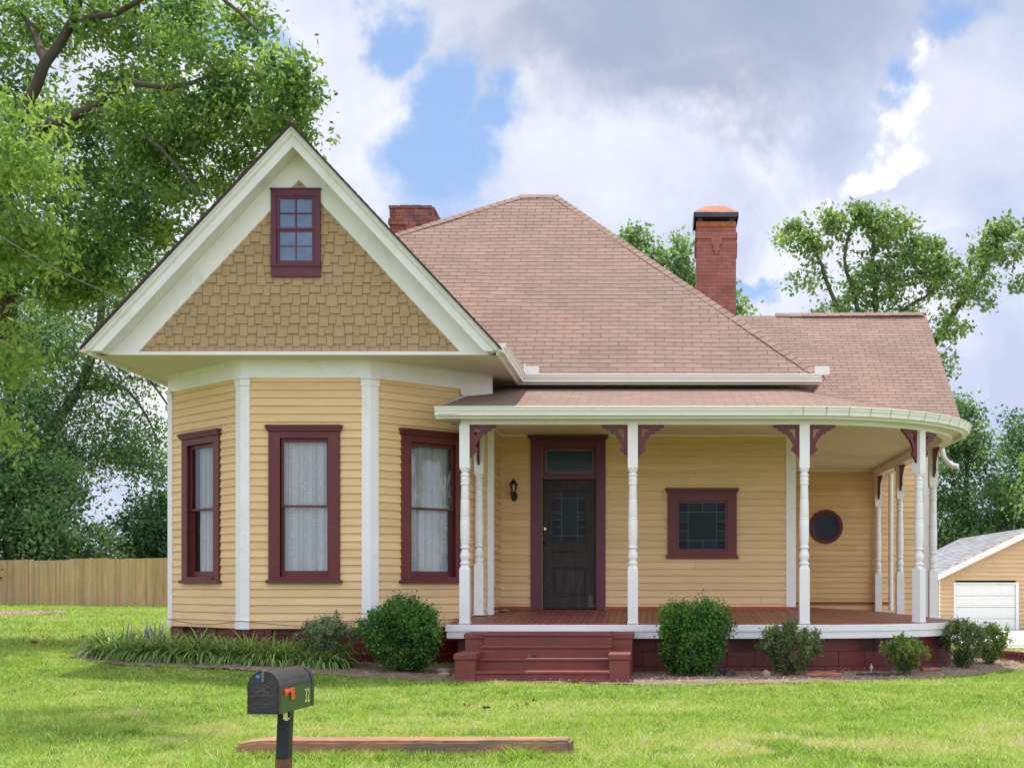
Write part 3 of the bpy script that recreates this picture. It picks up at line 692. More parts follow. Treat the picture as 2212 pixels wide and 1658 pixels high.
m = MB(); m.poly([(-2.98, CY-RO+.01, Z(DE-.015)), (CX, CY-RO+.01, Z(DE-.015)), (CX, 21.9, Z(DW-.02)), (-2.98, 21.9, Z(DW-.02))]); m.poly([(CX, CY, Z(DW-.02)), (CX+RO-.02, CY, Z(DE-.02)), (CX+RO-.02, 28.5, Z(DE-.02)), (CX, 28.5, Z(DW-.02))]); 
for k in range(10):
    a, b = math.pi/20*k, math.pi/20*(k+1); m.poly([(CX, CY, Z(DW-.02)), (CX+2.73*math.sin(a), CY-2.73*math.cos(a), Z(DE-.02)), (CX+2.73*math.sin(b), CY-2.73*math.cos(b), Z(DE-.02))])
part(m, 'deck_base', 'dark')
m = MB(); left0 = [(-2.98, 20.45), (-2.98, CY-RO)]
pe = arcpath(RO, -2.98, 28.45, 24, start=left0)
m.sweep(pe, [(-.02, -.004), (.022, -.004), (.026, -.012), (.026, -.098), (.018, -.103), (.010, -.103), (.010, -.2), (-.02, -.2)], Z(DE)); part(m, 'deck_fascia', 'white', bevel=.002)
m = MB(); zb = Z(DE)-.2
pw = arcpath(RO-.10, -2.86, 28.4, 20, start=[(-2.86, 20.6), (-2.86, CY-RO+.10)])
L0 = [0]
for a, b in zip(pw, pw[1:]): L0.append(L0[-1]+math.dist(a, b))
def walk(s):
    for i in range(len(pw)-1):
        if s <= L0[i+1] or i == len(pw)-2:
            t = (s-L0[i])/(L0[i+1]-L0[i]); return (pw[i][0]+(pw[i+1][0]-pw[i][0])*t, pw[i][1]+(pw[i+1][1]-pw[i][1])*t)
sB = 1.45                                        # where the front face begins
def crs(z0, z1, out, bl, sh, vents=(), s0=0, s1=None, tn0=None):
    s = s0-sh
    while s < (s1 or L0[-1]):
        a, b = max(s, s0)+.003, min(s+bl, s1 or L0[-1])-.003
        if b-a > .03:
            mid = (a+b)/2; n = max(2, int((b-a)/.12))
            if not any(v0 < mid < v1 for v0, v1 in vents): m.sweep([walk(a+(b-a)*k/n) for k in range(n+1)], [(-.03, z0+.002), (out, z0+.002), (out, z1-.002), (-.03, z1-.002)], zb, tint=random.random())
        s += bl
arcS = sB+.1+(CX-.4+2.86)+.4
sBr = arcS+2.65*R(56)
crs(-.19, .0, .0, .40, .12, vents=[(sB+5.8, sB+6.15), (sB+3.95, sB+4.3)], s1=sBr); crs(-.40, -.19, .018, .40, .3, s1=sBr); crs(-.56, -.40, .034, .40, .1, s1=sBr); crs(-.95, -.56, .036, .4, 0)
for k in range(8): crs(-.07*(k+1), -.07*k, .006+.004*(k % 3), .21, .1*(k % 2), s0=sBr)
m.sweep(pw, [(-.03, -.9), (-.02, -.9), (-.02, .0), (-.03, .0)], zb, tint=.1)
fnd = part(m, 'porch_foundation', 'block', bevel=.003)
for v0 in (3.93, 5.78):
    m = MB()
    for k in range(18): p = walk(sB+v0+.02+k*.02); m.tube([(p[0], p[1]-.012, zb-.19), (p[0], p[1]-.012, zb)], .0018, 4)
    for k in range(9): z_ = zb-.185+k*.021; m.tube([(walk(sB+v0)[0], walk(sB+v0)[1]-.013, z_), (walk(sB+v0+.38)[0], walk(sB+v0+.38)[1]-.013, z_)], .0018, 4)
    part(m, 'vent_screen', 'iron', fnd)
# posts
PZ = 2.30
prof = [(.81, .071), (.825, .064), (.84, .058), (.855, .070), (.875, .072), (.89, .066), (.90, .052), (.925, .060), (.955, .070), (.99, .072), (1.025, .064), (1.06, .050), (1.075, .050), (1.085, .066), (1.10, .069), (1.115, .064), (1.125, .056), (1.16, .062), (1.25, .067), (1.40, .069), (1.485, .068), (1.49, .0645), (1.50, .0645), (1.505, .068), (1.52, .067), (1.525, .0635), (1.535, .0635), (1.54, .067), (1.775, .062), (1.78, .0585), (1.79, .0585), (1.795, .0615), (1.95, .056), (1.985, .054), (1.995, .064), (2.01, .066), (2.025, .062), (2.035, .057), (2.06, .064), (2.085, .063), (2.11, .055), (2.12, .064), (2.135, .067), (2.15, .062), (2.16, .048), (2.175, .048), (2.185, .062), (2.20, .066), (2.22, .071)]
BR = [(0, 0), (.375, 0), (.38, -.012), (.365, -.038), (.335, -.045), (.315, -.048), (.30, -.075), (.27, -.085), (.235, -.10), (.238, -.125), (.215, -.128), (.205, -.115), (.175, -.15), (.14, -.19), (.11, -.235), (.092, -.28), (.085, -.31), (.105, -.318), (.12, -.345), (.108, -.372), (.075, -.385), (.058, -.415), (.03, -.425), (.02, -.45), (.0, -.475)]
BH = [(.055, -.055), (.165, -.055), (.12, -.098), (.095, -.112), (.10, -.13), (.075, -.165), (.055, -.20)]
def bracketmesh(name='bracket'):
    bm = bmesh.new(); es = []
    for loop in (BR, BH):
        vs = [bm.verts.new((x, -.016, z)) for x, z in loop]
        for i in range(len(vs)): es.append(bm.edges.new((vs[i], vs[(i+1) % len(vs)])))
    r = bmesh.ops.triangle_fill(bm, use_beauty=True, use_dissolve=False, edges=es)
    fs = [f for f in bm.faces]
    ex = bmesh.ops.extrude_face_region(bm, geom=fs); vv = [g for g in ex['geom'] if isinstance(g, bmesh.types.BMVert)]
    bmesh.ops.translate(bm, verts=vv, vec=(0, .034, 0)); bmesh.ops.recalc_face_normals(bm, faces=bm.faces)
    me = bpy.data.meshes.new(name); bm.to_mesh(me); bm.free(); me.materials.append(M['maroon']); return me
BME = bracketmesh()
def postmesh():
    m = MB(); h = .072
    m.box(-h, h, -h, h, 0, .795); m.box(-h-.006, h+.006, -h-.006, h+.006, 0, .035)
    m.loft([[(-h, -h, .795), (h, -h, .795), (h, h, .795), (-h, h, .795)], [(-h+.018, -h+.018, .815), (h-.018, -h+.018, .815), (h-.018, h-.018, .815), (-h+.018, h-.018, .815)]])
    m.loft([[(-h+.018, -h+.018, 2.20), (h-.018, -h+.018, 2.20), (h-.018, h-.018, 2.20), (-h+.018, h-.018, 2.20)], [(-h, -h, 2.235), (h, -h, 2.235), (h, h, 2.235), (-h, h, 2.235)]])
    m.box(-h, h, -h, h, 2.235, 2.86); m.lathe(prof, (0, 0, 0), 20)
    o = m.build('porch_post', M['white'], house, bevel=.002); me = o.data; bpy.data.objects.remove(o); return me
PME = postmesh()
RB = 2.6
side_x = CX+RB
posts = [(-2.75, 19.2, 0, [0]), (-.35, 19.2, 0, [0, 180]), (CX+.05, 19.2, 0, [0, 180]), (CX+RB*math.sin(R(45)), CY-RB*math.cos(R(45)), 45, [0, 180]), (4.64, 22.6, 90, [0, 180]), (4.66, 25.8, 90, [0, 180]), (4.66, 28.35, 90, [180]), (-2.72, 20.5, 0, [270])]
for i, (px, py, rz, br) in enumerate(posts):
    inner = i == 7
    zb_ = Z(DE)+.0 if not inner else Z(DE+.10)
    o = bpy.data.objects.new('porch_post', PME); C.objects.link(o); o.parent = house; o.matrix_parent_inverse = pinv(house)
    o.location = (px, py, zb_); o.rotation_euler = (0, 0, R(rz)); o.scale = (1, 1, (Z(PZ)-zb_+.01)/2.86)
    bv = o.modifiers.new('bevel', 'BEVEL'); bv.width = .002; bv.segments = 1; bv.limit_method = 'ANGLE'
    for a in br:
        b_ = bpy.data.objects.new('bracket', BME); C.objects.link(b_); b_.parent = o
        ra = R(a); b_.location = (.072*math.cos(ra), .072*math.sin(ra), 2.845); b_.rotation_euler = (0, 0, ra)
# beam, soffit, ceiling
m = MB(); bp = arcpath(RB, -2.80, 28.5, 28)
m.sweep(bp, [(-.075, 0), (.075, 0), (.075, .2), (-.075, .2)], Z(PZ))
m.box(-2.825, -2.675, 19.28, 20.7, Z(PZ), Z(PZ+.2)); part(m, 'porch_beam', 'white', bevel=.003)
m = MB(); bs = arcpath(RB+.16, -3.06, 28.5, 28); m.sweep(bs, [(-.26, .115), (.17, .115), (.17, .125), (-.26, .125)], Z(PZ)); m.box(-3.08, -2.82, 18.85, 20.2, Z(PZ+.115), Z(PZ+.125)); part(m, 'porch_soffit', 'ceil')
m = MB(); zc = Z(2.46)
flatpoly(m, [(-2.8, 19.2), (CX, 19.2), (CX, 21.87), (-2.8, 21.87)], zc)
for k in range(12):
    a, b = math.pi/24*k, math.pi/24*(k+1); flatpoly(m, [(CX, CY), (CX+2.6*math.sin(a), CY-2.6*math.cos(a)), (CX+2.6*math.sin(b), CY-2.6*math.cos(b))], zc)
flatpoly(m, [(CX, CY), (CX+2.6, CY), (CX+2.6, 28.5), (CX, 28.5)], zc); part(m, 'porch_ceiling', 'ceil')
m = MB(); m.sweep([A3, A4, A5, A6, (4.6, 28.5)], [(.018, -.035), (.045, -.03), (.05, -.002), (.018, -.002)], zc); part(m, 'ceiling_moulding', 'white')
m = MB(); m.sweep([A3, A4, (A4[0]+.5, A4[1])], [(.0, 0), (.035, 0), (.035, .035), (.03, .05), (0, .05)], Z(DW)); m.sweep([(-.83, 21.87), A5, A6, (5.0, 28.5)], [(.0, -.01), (.04, -.01), (.04, .035), (.03, .045), (0, .045)], Z(DW)); part(m, 'base_moulding', 'floor_edge')
# porch roof
RR = 2.93; PS = .245; ze = 2.505
m = MB(); m.noflip = True
roofplane('x', [(-3.13, CY-RR, Z(ze)), (CX, CY-RR, Z(ze)), (CX, 21.87, Z(ze+PS*(RR+.07))), (-2.55, 21.87, Z(ze+PS*(RR+.07))), (-2.9, 20.35, Z(ze+PS*1.48))], None, mb=m, ob=.0045)
ns = 14; zt = Z(ze+PS*RR)
for k in range(ns):
    a, b = math.pi/2/ns*k, math.pi/2/ns*(k+1)
    roofplane('x', [(CX+RR*math.sin(a), CY-RR*math.cos(a), Z(ze)), (CX+RR*math.sin(b), CY-RR*math.cos(b), Z(ze)), (CX, CY, zt)], None, mb=m, ob=.0045)
roofplane('x', [(CX+RR, CY, Z(ze)), (CX+RR, 28.5, Z(ze)), (CX, 28.5, zt), (CX, CY, zt)], None, mb=m, ob=.0045)
part(m, 'porch_roof', 'shingle')
m = MB(); m.poly([(-3.12, CY-RR, Z(ze)), (-2.9, 20.35, Z(ze+PS*1.6)), (-2.9, 20.35, Z(2.42)), (-3.1, CY-RR, Z(2.42))]); m.box(-2.56, 2.2, 21.86, 21.88, Z(2.5), Z(3.24)); part(m, 'porch_end_board', 'white')
gp = arcpath(RR-.07, -3.13, 28.4, 15)
gutter(gp, 2.515, 'porch_gutter')
m = MB(); m.sweep(gp, [(-.03, -.14), (-.002, -.14), (-.002, -.01), (-.03, -.01)], Z(2.5)); part(m, 'porch_fascia', 'white')
SEAL = mat('gutter_sealant', (.45, .43, .38), .6)
for k in range(1, 15):
    x_, y_ = gp[k+1]; a = math.atan2(x_-CX, -(y_-CY)); t2 = Vector((math.cos(a), math.sin(a))); m = MB()
    m.sweep([(x_-t2.x*.007, y_-t2.y*.007), (x_+t2.x*.007, y_+t2.y*.007)], [(o_+.003, h_-.002) for o_, h_ in GP[1:]], Z(2.515)); part(m, 'gutter_seam', SEAL)
# downspouts
m = MB(); m.tube([(4.8, 27.6, Z(PZ)), (4.8, 27.6, Z(-.5))], .05, 12); part(m, 'downspout', 'gutter')
m = MB(); m.box(5.80, 5.90, 28.36, 28.46, -.1, Z(3.2)); part(m, 'downspout', 'gutter', bevel=.01)
m = MB(); m.tube([(4.98, 23.5, Z(2.40)), (4.98, 23.45, Z(2.32)), (4.99, 23.36, Z(2.22)), (5.04, 23.26, Z(2.13)), (5.12, 23.2, Z(2.07)), (5.19, 23.16, Z(2.06))], [.05, .05, .05, .05, .05, .045], 10); part(m, 'downspout', 'gutter')

# ---- front door
fD = Fr((0, 21.87, E), (1, 0, 0), (0, 0, 1), (0, -1, 0))
m = MB(); m.box(-2.06, -1.875, DW, 2.375, -.02, .05, fr=fD); m.box(-.995, -.845, DW, 2.375, -.02, .05, fr=fD); m.box(-1.875, -.995, 2.26, 2.375, -.02, .05, fr=fD)
m.box(-1.885, -1.875, DW, 2.26, -.14, .035, fr=fD); m.box(-.995, -.985, DW, 2.26, -.14, .035, fr=fD); m.box(-1.875, -.995, 1.735, 1.80, -.10, .02, fr=fD); m.box(-1.875, -.995, 2.215, 2.26, -.09, .0, fr=fD)
m.box(-1.875, -1.82, 1.8, 2.215, -.09, -.03, fr=fD); m.box(-1.05, -.995, 1.8, 2.215, -.09, -.03, fr=fD); m.box(-1.82, -1.05, 1.8, 1.845, -.09, -.03, fr=fD)
dfm = part(m, 'door_frame', 'purple', bevel=.003)
m = MB()
for p0, q0, q1 in ((.015, 0, .02), (.03, .02, .04), (.05, .04, .07)): m.box(-2.06-p0, -.845+p0, 2.375+q0, 2.375+q1, 0, .06+p0, fr=fD)
part(m, 'cornice', 'purple', dfm, bevel=.002)
m = MB(); m.poly([fD(-1.82, 1.845, -.06), fD(-1.05, 1.845, -.06), fD(-1.05, 2.215, -.06), fD(-1.82, 2.215, -.06)]); part(m, 'transom_glass', 'g_grey', dfm)
m = MB()
for a, b, c, d in ((-1.82, -1.05, 1.845, 1.853), (-1.82, -1.05, 2.207, 2.215), (-1.82, -1.812, 1.845, 2.215), (-1.058, -1.05, 1.845, 2.215)): m.box(a, b, c, d, -.06, -.045, fr=fD)
part(m, 'transom_bead', mat('aluminium_bead', (.32, .34, .36), .5), dfm)
m = MB(); d0, d1, e0, e1 = -1.875, -.995, DW+.01, 1.735
gx0, gx1, gy0, gy1 = -1.70, -1.17, .70, 1.56
m.box(d0, gx0, e0, e1, -.10, -.06, fr=fD); m.box(gx1, d1, e0, e1, -.10, -.06, fr=fD); m.box(gx0, gx1, gy1, e1, -.10, -.06, fr=fD); m.box(gx0, gx1, .55, gy0, -.10, -.06, fr=fD)
m.box(gx0, gx1, .30, .38, -.10, -.06, fr=fD); m.box(gx0, gx1, e0, -.16, -.10, -.06, fr=fD)
m.box(gx0, gx1, .38, .55, -.10, -.075, fr=fD); m.box(gx0, gx1, -.16, .30, -.10, -.080, fr=fD)
for a, b, c, d in ((gx0+.03, gx1-.03, -.12, .26),): m.box(a, b, c, d, -.085, -.068, fr=fD)
for (a, b, c, d, w_) in ((gx0-.012, gx1+.012, gy0-.012, gy1+.012, .022), (gx0-.01, gx1+.01, -.17, .31, .02)):
    m.box(a, b, c, c+w_, -.07, -.052, fr=fD); m.box(a, b, d-w_, d, -.07, -.052, fr=fD); m.box(a, a+w_, c+w_, d-w_, -.07, -.052, fr=fD); m.box(b-w_, b, c+w_, d-w_, -.07, -.052, fr=fD)
m.box(gx0-.05, gx1+.05, .57, .60, -.07, -.05, fr=fD)
dr = part(m, 'front_door', 'door', bevel=.003)
def stained(parent, fr, a0, a1, b0, b1, n, us, vs, colf, lead=.006):
    U = [a0+(a1-a0)*t for t in us]; V_ = [b0+(b1-b0)*t for t in vs]; ml = MB(); groups = {}
    merged = set()
    for i in range(len(U)-1):
        for j in range(len(V_)-1):
            c = colf(i, j)
            if c is None: continue
            i2, j2 = i+1, j+1
            if c == 'g_teal': i2, j2 = 3, 4
            mb = MB(); mb.poly([fr(U[i], V_[j], n), fr(U[i2], V_[j], n), fr(U[i2], V_[j2], n), fr(U[i], V_[j2], n)]); part(mb, 'stained_pane', c, parent)
    return U, V_
def door_col(i, j):
    if i == 1: return 'g_dark' if j in (0, 5) else 'g_green'
    return 'g_green' if j in (0, 3, 5) else 'g_dark'
U, V_ = stained(dr, fD, gx0, gx1, gy0, gy1, -.082, [0, .25, .75, 1], [0, .14, .3, .44, .58, .86, 1], door_col)
m = MB()
for u in U[1:-1]: m.box(u-.003, u+.003, gy0, gy1, -.082, -.076, fr=fD)
for v in V_[1:-1]:
    m.box(gx0, U[1], v-.003, v+.003, -.082, -.077, fr=fD); m.box(U[2], gx1, v-.003, v+.003, -.082, -.077, fr=fD)
for v in (V_[1], V_[-2]): m.box(U[1], U[2], v-.003, v+.003, -.082, -.077, fr=fD)
part(m, 'glazing_lead', 'lead', dr)
m = MB(); m.lathe([(0, .0), (0, .028), (.012, .028), (.02, .02), (.022, .0)], (0, 0, 0), 16); 
def disc(name, mtl, x, z, n, r, par, kn=False):
    m = MB(); rings = []
    for h, rr in (([(0, r), (.012, r), (.018, r*.8), (.02, r*.1)]) if not kn else [(0, r*.7), (.008, r*.7), (.012, r*.4), (.03, r*.4), (.04, r), (.055, r), (.065, r*.7), (.07, .002)]):
        rings.append([fD(x+rr*math.cos(k*math.pi/8), z+rr*math.sin(k*math.pi/8), n+h) for k in range(16)])
    m.loft(rings, smooth=True); part(m, name, mtl, par)
disc('deadbolt', 'brass', -1.835, .93, -.06, .026, dr); disc('knob', 'iron', -1.835, .70, -.06, .03, dr, True)
m = MB(); m.box(-1.855, -1.815, .56, .76, -.062, -.056, fr=fD); part(m, 'lock_plate', 'iron', dr)
m = MB(); m.poly([fD(-1.12, e0+.01, -.0585), fD(-1.01, e0+.03, -.0585), fD(-1.05, -.28, -.0585), fD(-1.05, -.2, -.0585), fD(-1.10, -.13, -.0585), fD(-1.13, -.2, -.0585)]); part(m, 'bare_patch', 'doorpatch', dr)
# square stained window
m = MB(); u0, u1, z0, z1 = .166, 1.29, .50, 1.52
a0, a1, b0, b1 = .347, 1.108, .596, 1.35
m.box(u0, a0-.03, z0, z1, 0, .062, fr=fD); m.box(a1+.03, u1, z0, z1, 0, .062, fr=fD); m.box(a0-.03, a1+.03, b1+.03, z1, 0, .062, fr=fD); m.box(a0-.03, a1+.03, z0, b0-.03, 0, .056, fr=fD)
sw = part(m, 'stained_window', 'maroon', bevel=.003); sw['label'] = 'square window of green, blue and plum stained panes'
m = MB(); m.box(a0-.03, a0, b0-.03, b1+.03, 0, .048, fr=fD); m.box(a1, a1+.03, b0-.03, b1+.03, 0, .048, fr=fD); m.box(a0, a1, b1, b1+.03, 0, .048, fr=fD); m.box(a0, a1, b0-.03, b0, 0, .048, fr=fD); part(m, 'sash', 'maroon', sw, bevel=.002)
m = MB()
for p0, q0, q1 in ((.012, 0, .02), (.028, .02, .045), (.04, .045, .07)): m.box(u0-p0, u1+p0, z1+q0, z1+q1, 0, .068+p0, fr=fD)
part(m, 'cornice', 'maroon', sw, bevel=.002)
m = MB(); m.box(u0-.025, u1+.025, z0-.055, z0, 0, .075, fr=fD); part(m, 'sill', 'maroon', sw, bevel=.003)
def sq_col(i, j):
    if i in (0, 3): return {0: 'g_dark', 1: 'g_green', 2: 'g_dark', 3: 'g_green', 4: 'g_dark'}[j]
    if j in (0, 4): return 'g_green' if i == 1 else 'g_blue'
    return 'g_teal' if (i, j) == (1, 1) else None
U, V_ = stained(sw, fD, a0, a1, b0, b1, .032, [0, .2, .51, .81, 1], [0, .19, .4, .6, .8, 1], sq_col)
m = MB(); L_ = .0035
for k, u in enumerate(U):
    if k == 2: m.box(u-L_, u+L_, b0, V_[1], .032, .038, fr=fD); m.box(u-L_, u+L_, V_[4], b1, .032, .038, fr=fD)
    else: m.box(u-L_, u+L_, b0, b1, .032, .038, fr=fD)
for k, v in enumerate(V_):
    if k in (2, 3): m.box(a0, U[1], v-L_, v+L_, .032, .0375, fr=fD); m.box(U[3], a1, v-L_, v+L_, .032, .0375, fr=fD)
    else: m.box(a0, a1, v-L_, v+L_, .032, .0375, fr=fD)
part(m, 'glazing_lead', 'lead', sw)
# round window
fW = Fr((3.576, 28.5, Z(1.257)), (1, 0, 0), (0, 0, 1), (0, -1, 0))
def ringm(prof, mtl, name, par):
    m = MB(); rings = []
    for r, n in prof: rings.append([fW(r*math.cos(k*math.pi/24), r*math.sin(k*math.pi/24), n) for k in range(48)])
    m.loft(rings, cap=False, smooth=True); return part(m, name, mtl, par)
rw = ringm([(.27, .028), (.27, .05), (.29, .055), (.30, .045), (.345, .05), (.36, .045), (.365, .0)], 'maroon', 'round_window', house); rw['label'] = 'round porthole window with maroon ring'
m = MB(); m.poly([fW(.275*math.cos(k*math.pi/24), .275*math.sin(k*math.pi/24), .034) for k in range(48)]); part(m, 'glass', 'g_round', rw)
# conduit on the far wall
m = MB(); m.tube([(4.55, 28.47, Z(1.15)), (4.55, 28.47, Z(.1))], .006, 6); part(m, 'conduit', 'siding')
# ---- chimneys
def chimney(x0, x1, y0, y1, z0, z1, mtl, name, jit, capped):
    m = MB(); zc_ = z1
    for fr, L in ((Fr((x0, y0, 0), (1, 0, 0), (0, 0, 1), (0, -1, 0)), x1-x0), (Fr((x1, y0, 0), (0, 1, 0), (0, 0, 1), (1, 0, 0)), y1-y0), (Fr((x0, y1, 0), (0, -1, 0), (0, 0, 1), (-1, 0, 0)), y1-y0), (Fr((x1, y1, 0), (-1, 0, 0), (0, 0, 1), (0, 1, 0)), x1-x0)):
        bricks(m, fr, L, z0, z1, .2, .068, g=.006, jit=jit, depth=.012)
        top = z1-(.12 if capped else .20)
        f2 = Fr(fr(0, 0, .022), fr.u, fr.v, fr.n)
        bricks(m, Fr(f2(-.02, 0, 0), fr.u, fr.v, fr.n), L+.04, top-.135, top-.0, .2, .066, g=.005, jit=jit, depth=.02)
        for k, hw in enumerate((.105, .105, .06, .06, .03)):
            m.box(L/2-hw, L/2+hw, top-.135-.062*(k+1), top-.135-.062*k, 0, .045, .4, fr=fr)
    m.poly([(x0, y0, z1), (x1, y0, z1), (x1, y1, z1), (x0, y1, z1)], .1)
    c = part(m, name, mtl); return c
ch = chimney(.80, 1.575, 27, 27.7, Z(2.5), Z(7.23), 'chim', 'chimney', .002, True); ch['label'] = 'tall red chimney with rusted metal cap'
m = MB(); xa, xb, ya, yb, zt_ = .76, 1.60, 26.96, 27.74, Z(7.22)
m.box(xa+.02, xb-.02, ya+.02, yb-.02, zt_-.01, zt_+.10); part(m, 'cap_collar', 'rust', ch, bevel=.004)
m = MB()
for px, py in ((xa+.1, ya+.1), (xb-.1, ya+.1), (xa+.1, yb-.1), (xb-.1, yb-.1)): m.box(px-.05, px+.05, py-.02, py+.02, zt_+.1, zt_+.2)
m.box(xa-.01, xb+.01, ya-.03, ya-.02, zt_+.18, zt_+.26); m.box(xa-.03, xa-.02, ya-.03, yb+.03, zt_+.04, zt_+.26); m.box(xb+.02, xb+.03, ya-.03, yb+.03, zt_+.17, zt_+.26); m.box(xa-.02, xb+.02, yb+.02, yb+.03, zt_+.12, zt_+.26)
m.box(xa-.03, xb+.03, ya-.03, yb+.03, zt_+.26, zt_+.275); part(m, 'cap_skirt', 'capdark', ch)
m = MB(); q = .03; m.loft([[(xa-q, ya-q, zt_+.276), (xb+q, ya-q, zt_+.276), (xb+q, yb+q, zt_+.276), (xa-q, yb+q, zt_+.276)], [(xa+.22, ya+.25, zt_+.47), (xb-.22, ya+.25, zt_+.47), (xb-.22, yb-.25, zt_+.47), (xa+.22, yb-.25, zt_+.47)]]); part(m, 'cap_roof', 'rust', ch)
ch = chimney(-5.57, -4.70, 28, 29.0, Z(5.5), Z(7.86), 'chim_old', 'chimney', .012, False); ch['label'] = 'weathered brick chimney with crumbling crown'
m = MB()
for k in range(4): m.box(-5.60+k*.228, -5.60+k*.228+.215, 27.97, 28.08, Z(7.86), Z(7.93)+random.uniform(-.008, .01), random.random()); m.box(-4.79, -4.67, 28.1+k*.22, 28.1+k*.22+.2, Z(7.86), Z(7.93)-k*.006, random.random()); m.box(-5.6, -5.5, 28.1+k*.22, 28.1+k*.22+.2, Z(7.86), Z(7.93), random.random())
part(m, 'crown_bricks', 'chim_old', ch, bevel=.006)
# ---- steps
m = MB(); SX0, SX1 = -2.60, -.34; pw_ = .27
tr = [(17.13, .15), (17.44, .30), (17.75, .45), (18.05, .60)]
for i, (y_, z_) in enumerate(tr):
    y2 = tr[i+1][0] if i < 3 else 19.06
    m.box(SX0+pw_, SX1-pw_, y_+.02, y2+.03, -.15, z_-.035); m.box(SX0+pw_, SX1-pw_, y_-.004, y2+.024, z_-.035, z_)
stp = part(m, 'front_steps', 'steps', bevel=.008)
for x0, x1 in ((SX0, SX0+pw_+.02), (SX1-pw_-.02, SX1)):
    m = MB(); m.box(x0+.015, x1-.015, 17.12, 18.15, -.15, .30); m.box(x0, x1, 17.10, 18.17, .30, .375)
    m.box(x0-.005, x1-.0, 18.172, 19.02, -.1, .52); m.box(x0-.02, x1+.015, 18.165, 19.022, .52, .60)
    part(m, 'step_pier', 'steps', stp, bevel=.010)

# ------------------------------------------------------------------ lantern
ln = empty('wall_lantern', (-2.33, 21.80, Z(1.55)), 'black wall lantern with curved bracket beside the front door', 'lantern')
c = Vector((-2.33, 21.74, Z(1.55)))
m = MB(); m.lathe([(-.15, .004), (-.11, .006), (-.10, .016), (-.085, .03), (-.06, .05), (-.04, .052), (-.02, .035)], c, 12); m.lathe([(.095, .075), (.10, .078), (.115, .05), (.135, .048), (.155, .03), (.165, .012), (.19, .006), (.2, .001)], c, 8)
for k in range(6): a = k*math.pi/3+.26; m.tube([(c.x+.035*math.cos(a), c.y+.035*math.sin(a), c.z-.03), (c.x+.062*math.cos(a), c.y+.062*math.sin(a), c.z+.10)], .0045, 5)
m.build('lantern_body', M['iron'], ln)
m = MB(); m.lathe([(-.02, .030), (.095, .056)], c, 6); m.build('lantern_glass', M['glass'], ln)
m = MB(); m.lathe([(-.02, .012), (.03, .014), (.05, .02), (.075, .014), (.085, .003)], c, 10); m.build('bulb', mat('frosted_bulb', (.75, .72, .6), .5), ln)
m = MB(); m.lathe([(0, .0), (0, .001)], c, 6) if False else None
pl_ = [fD(-2.33+.055*math.cos(k*math.pi/8), 1.46+.085*math.sin(k*math.pi/8), .02) for k in range(16)]; pl2 = [fD(-2.33+.045*math.cos(k*math.pi/8), 1.46+.075*math.sin(k*math.pi/8), .04) for k in range(16)]
m.loft([pl_, pl2]); m.tube([(c.x, 21.85, Z(1.46)), (c.x, 21.81, Z(1.42)), (c.x, 21.77, Z(1.43)), (c.x, 21.74, Z(1.47))], .009, 7); m.build('bracket', M['iron'], ln)
# ------------------------------------------------------------------ railway tie
tw = empty('railway_tie', (-1.84, 9.82, 0), 'long weathered reddish brown timber lying in the front lawn', 'timber')
bm = bmesh.new(); bmesh.ops.create_cube(bm, size=1); bmesh.ops.scale(bm, vec=(2.43, .28, .135), verts=bm.verts)
bmesh.ops.bevel(bm, geom=bm.edges[:], offset=.018, segments=2, affect='EDGES'); bmesh.ops.subdivide_edges(bm, edges=[e for e in bm.edges if abs((e.verts[0].co-e.verts[1].co).x) > 1], cuts=40)
for v in bm.verts:
    v.co.z += random.uniform(-.002, .002); v.co.y += random.uniform(-.002, .002)+.006*math.sin(v.co.x*1.2)
    if v.co.x > 1.1: v.co.x += random.uniform(-.02, .015)
    if v.co.x < -1.05: v.co.z -= .03*(-v.co.x-1.05)/.16; v.co.y += .04*(-v.co.x-1.05)/.16
me = bpy.data.meshes.new('log_body'); bm.to_mesh(me); bm.free(); me.materials.append(M['timber']); o = bpy.data.objects.new('log_body', me); C.objects.link(o); o.parent = tw; o.location = (0, 0, .058)

# ------------------------------------------------------------------ mailbox
mbx = empty('mailbox', (-2.12, 7.45, g1(-2.12, 7.45)), 'black and green rural mailbox numbered 32 on a dark square post', 'mailbox')
MA = R(-4.5); MO = Vector((-2.12, 7.25, Z(-.690)))
ca, sa = math.cos(MA), math.sin(MA)
fM = Fr(MO, (ca, sa, 0), (-sa, ca, 0), (0, 0, 1))   # u across, v back along the box, n up
W2, HS, LB = .086, .145, .53
def arch(v, k=1.0, dz=0, hw=W2):
    pts = [(-hw*k, v, dz), (hw*k, v, dz)]
    for i in range(0, 13): a = math.pi*i/12; pts.append((hw*k*math.cos(a), v, HS+hw*k*math.sin(a)))
    return [fM(*p) for p in pts]
m = MB(); m.loft([arch(.0, .985), arch(LB, .985)], smooth=True); body = m.build('mailbox_body', M['mbblack'], mbx, sharp=50)
m = MB(); m.loft([arch(LB-.03, 1.03), arch(LB+.008, 1.03)], smooth=True); m.build('rear_rim', M['mbblack'], mbx, sharp=50)
m = MB(); m.loft([arch(-.022, 1.03), arch(.02, 1.03)], smooth=True); m.loft([arch(-.026, .94, .012), arch(-.018, .96, .006)], smooth=True)
dd = m.build('mailbox_door', M['mbblack'], mbx, sharp=50)
m = MB(); m.box(-.062, .062, -.030, -.024, .098, .103, fr=fM); m.box(-.058, .062, -.030, -.024, .056, .059, fr=fM); m.build('relief_line', M['emboss'], dd)
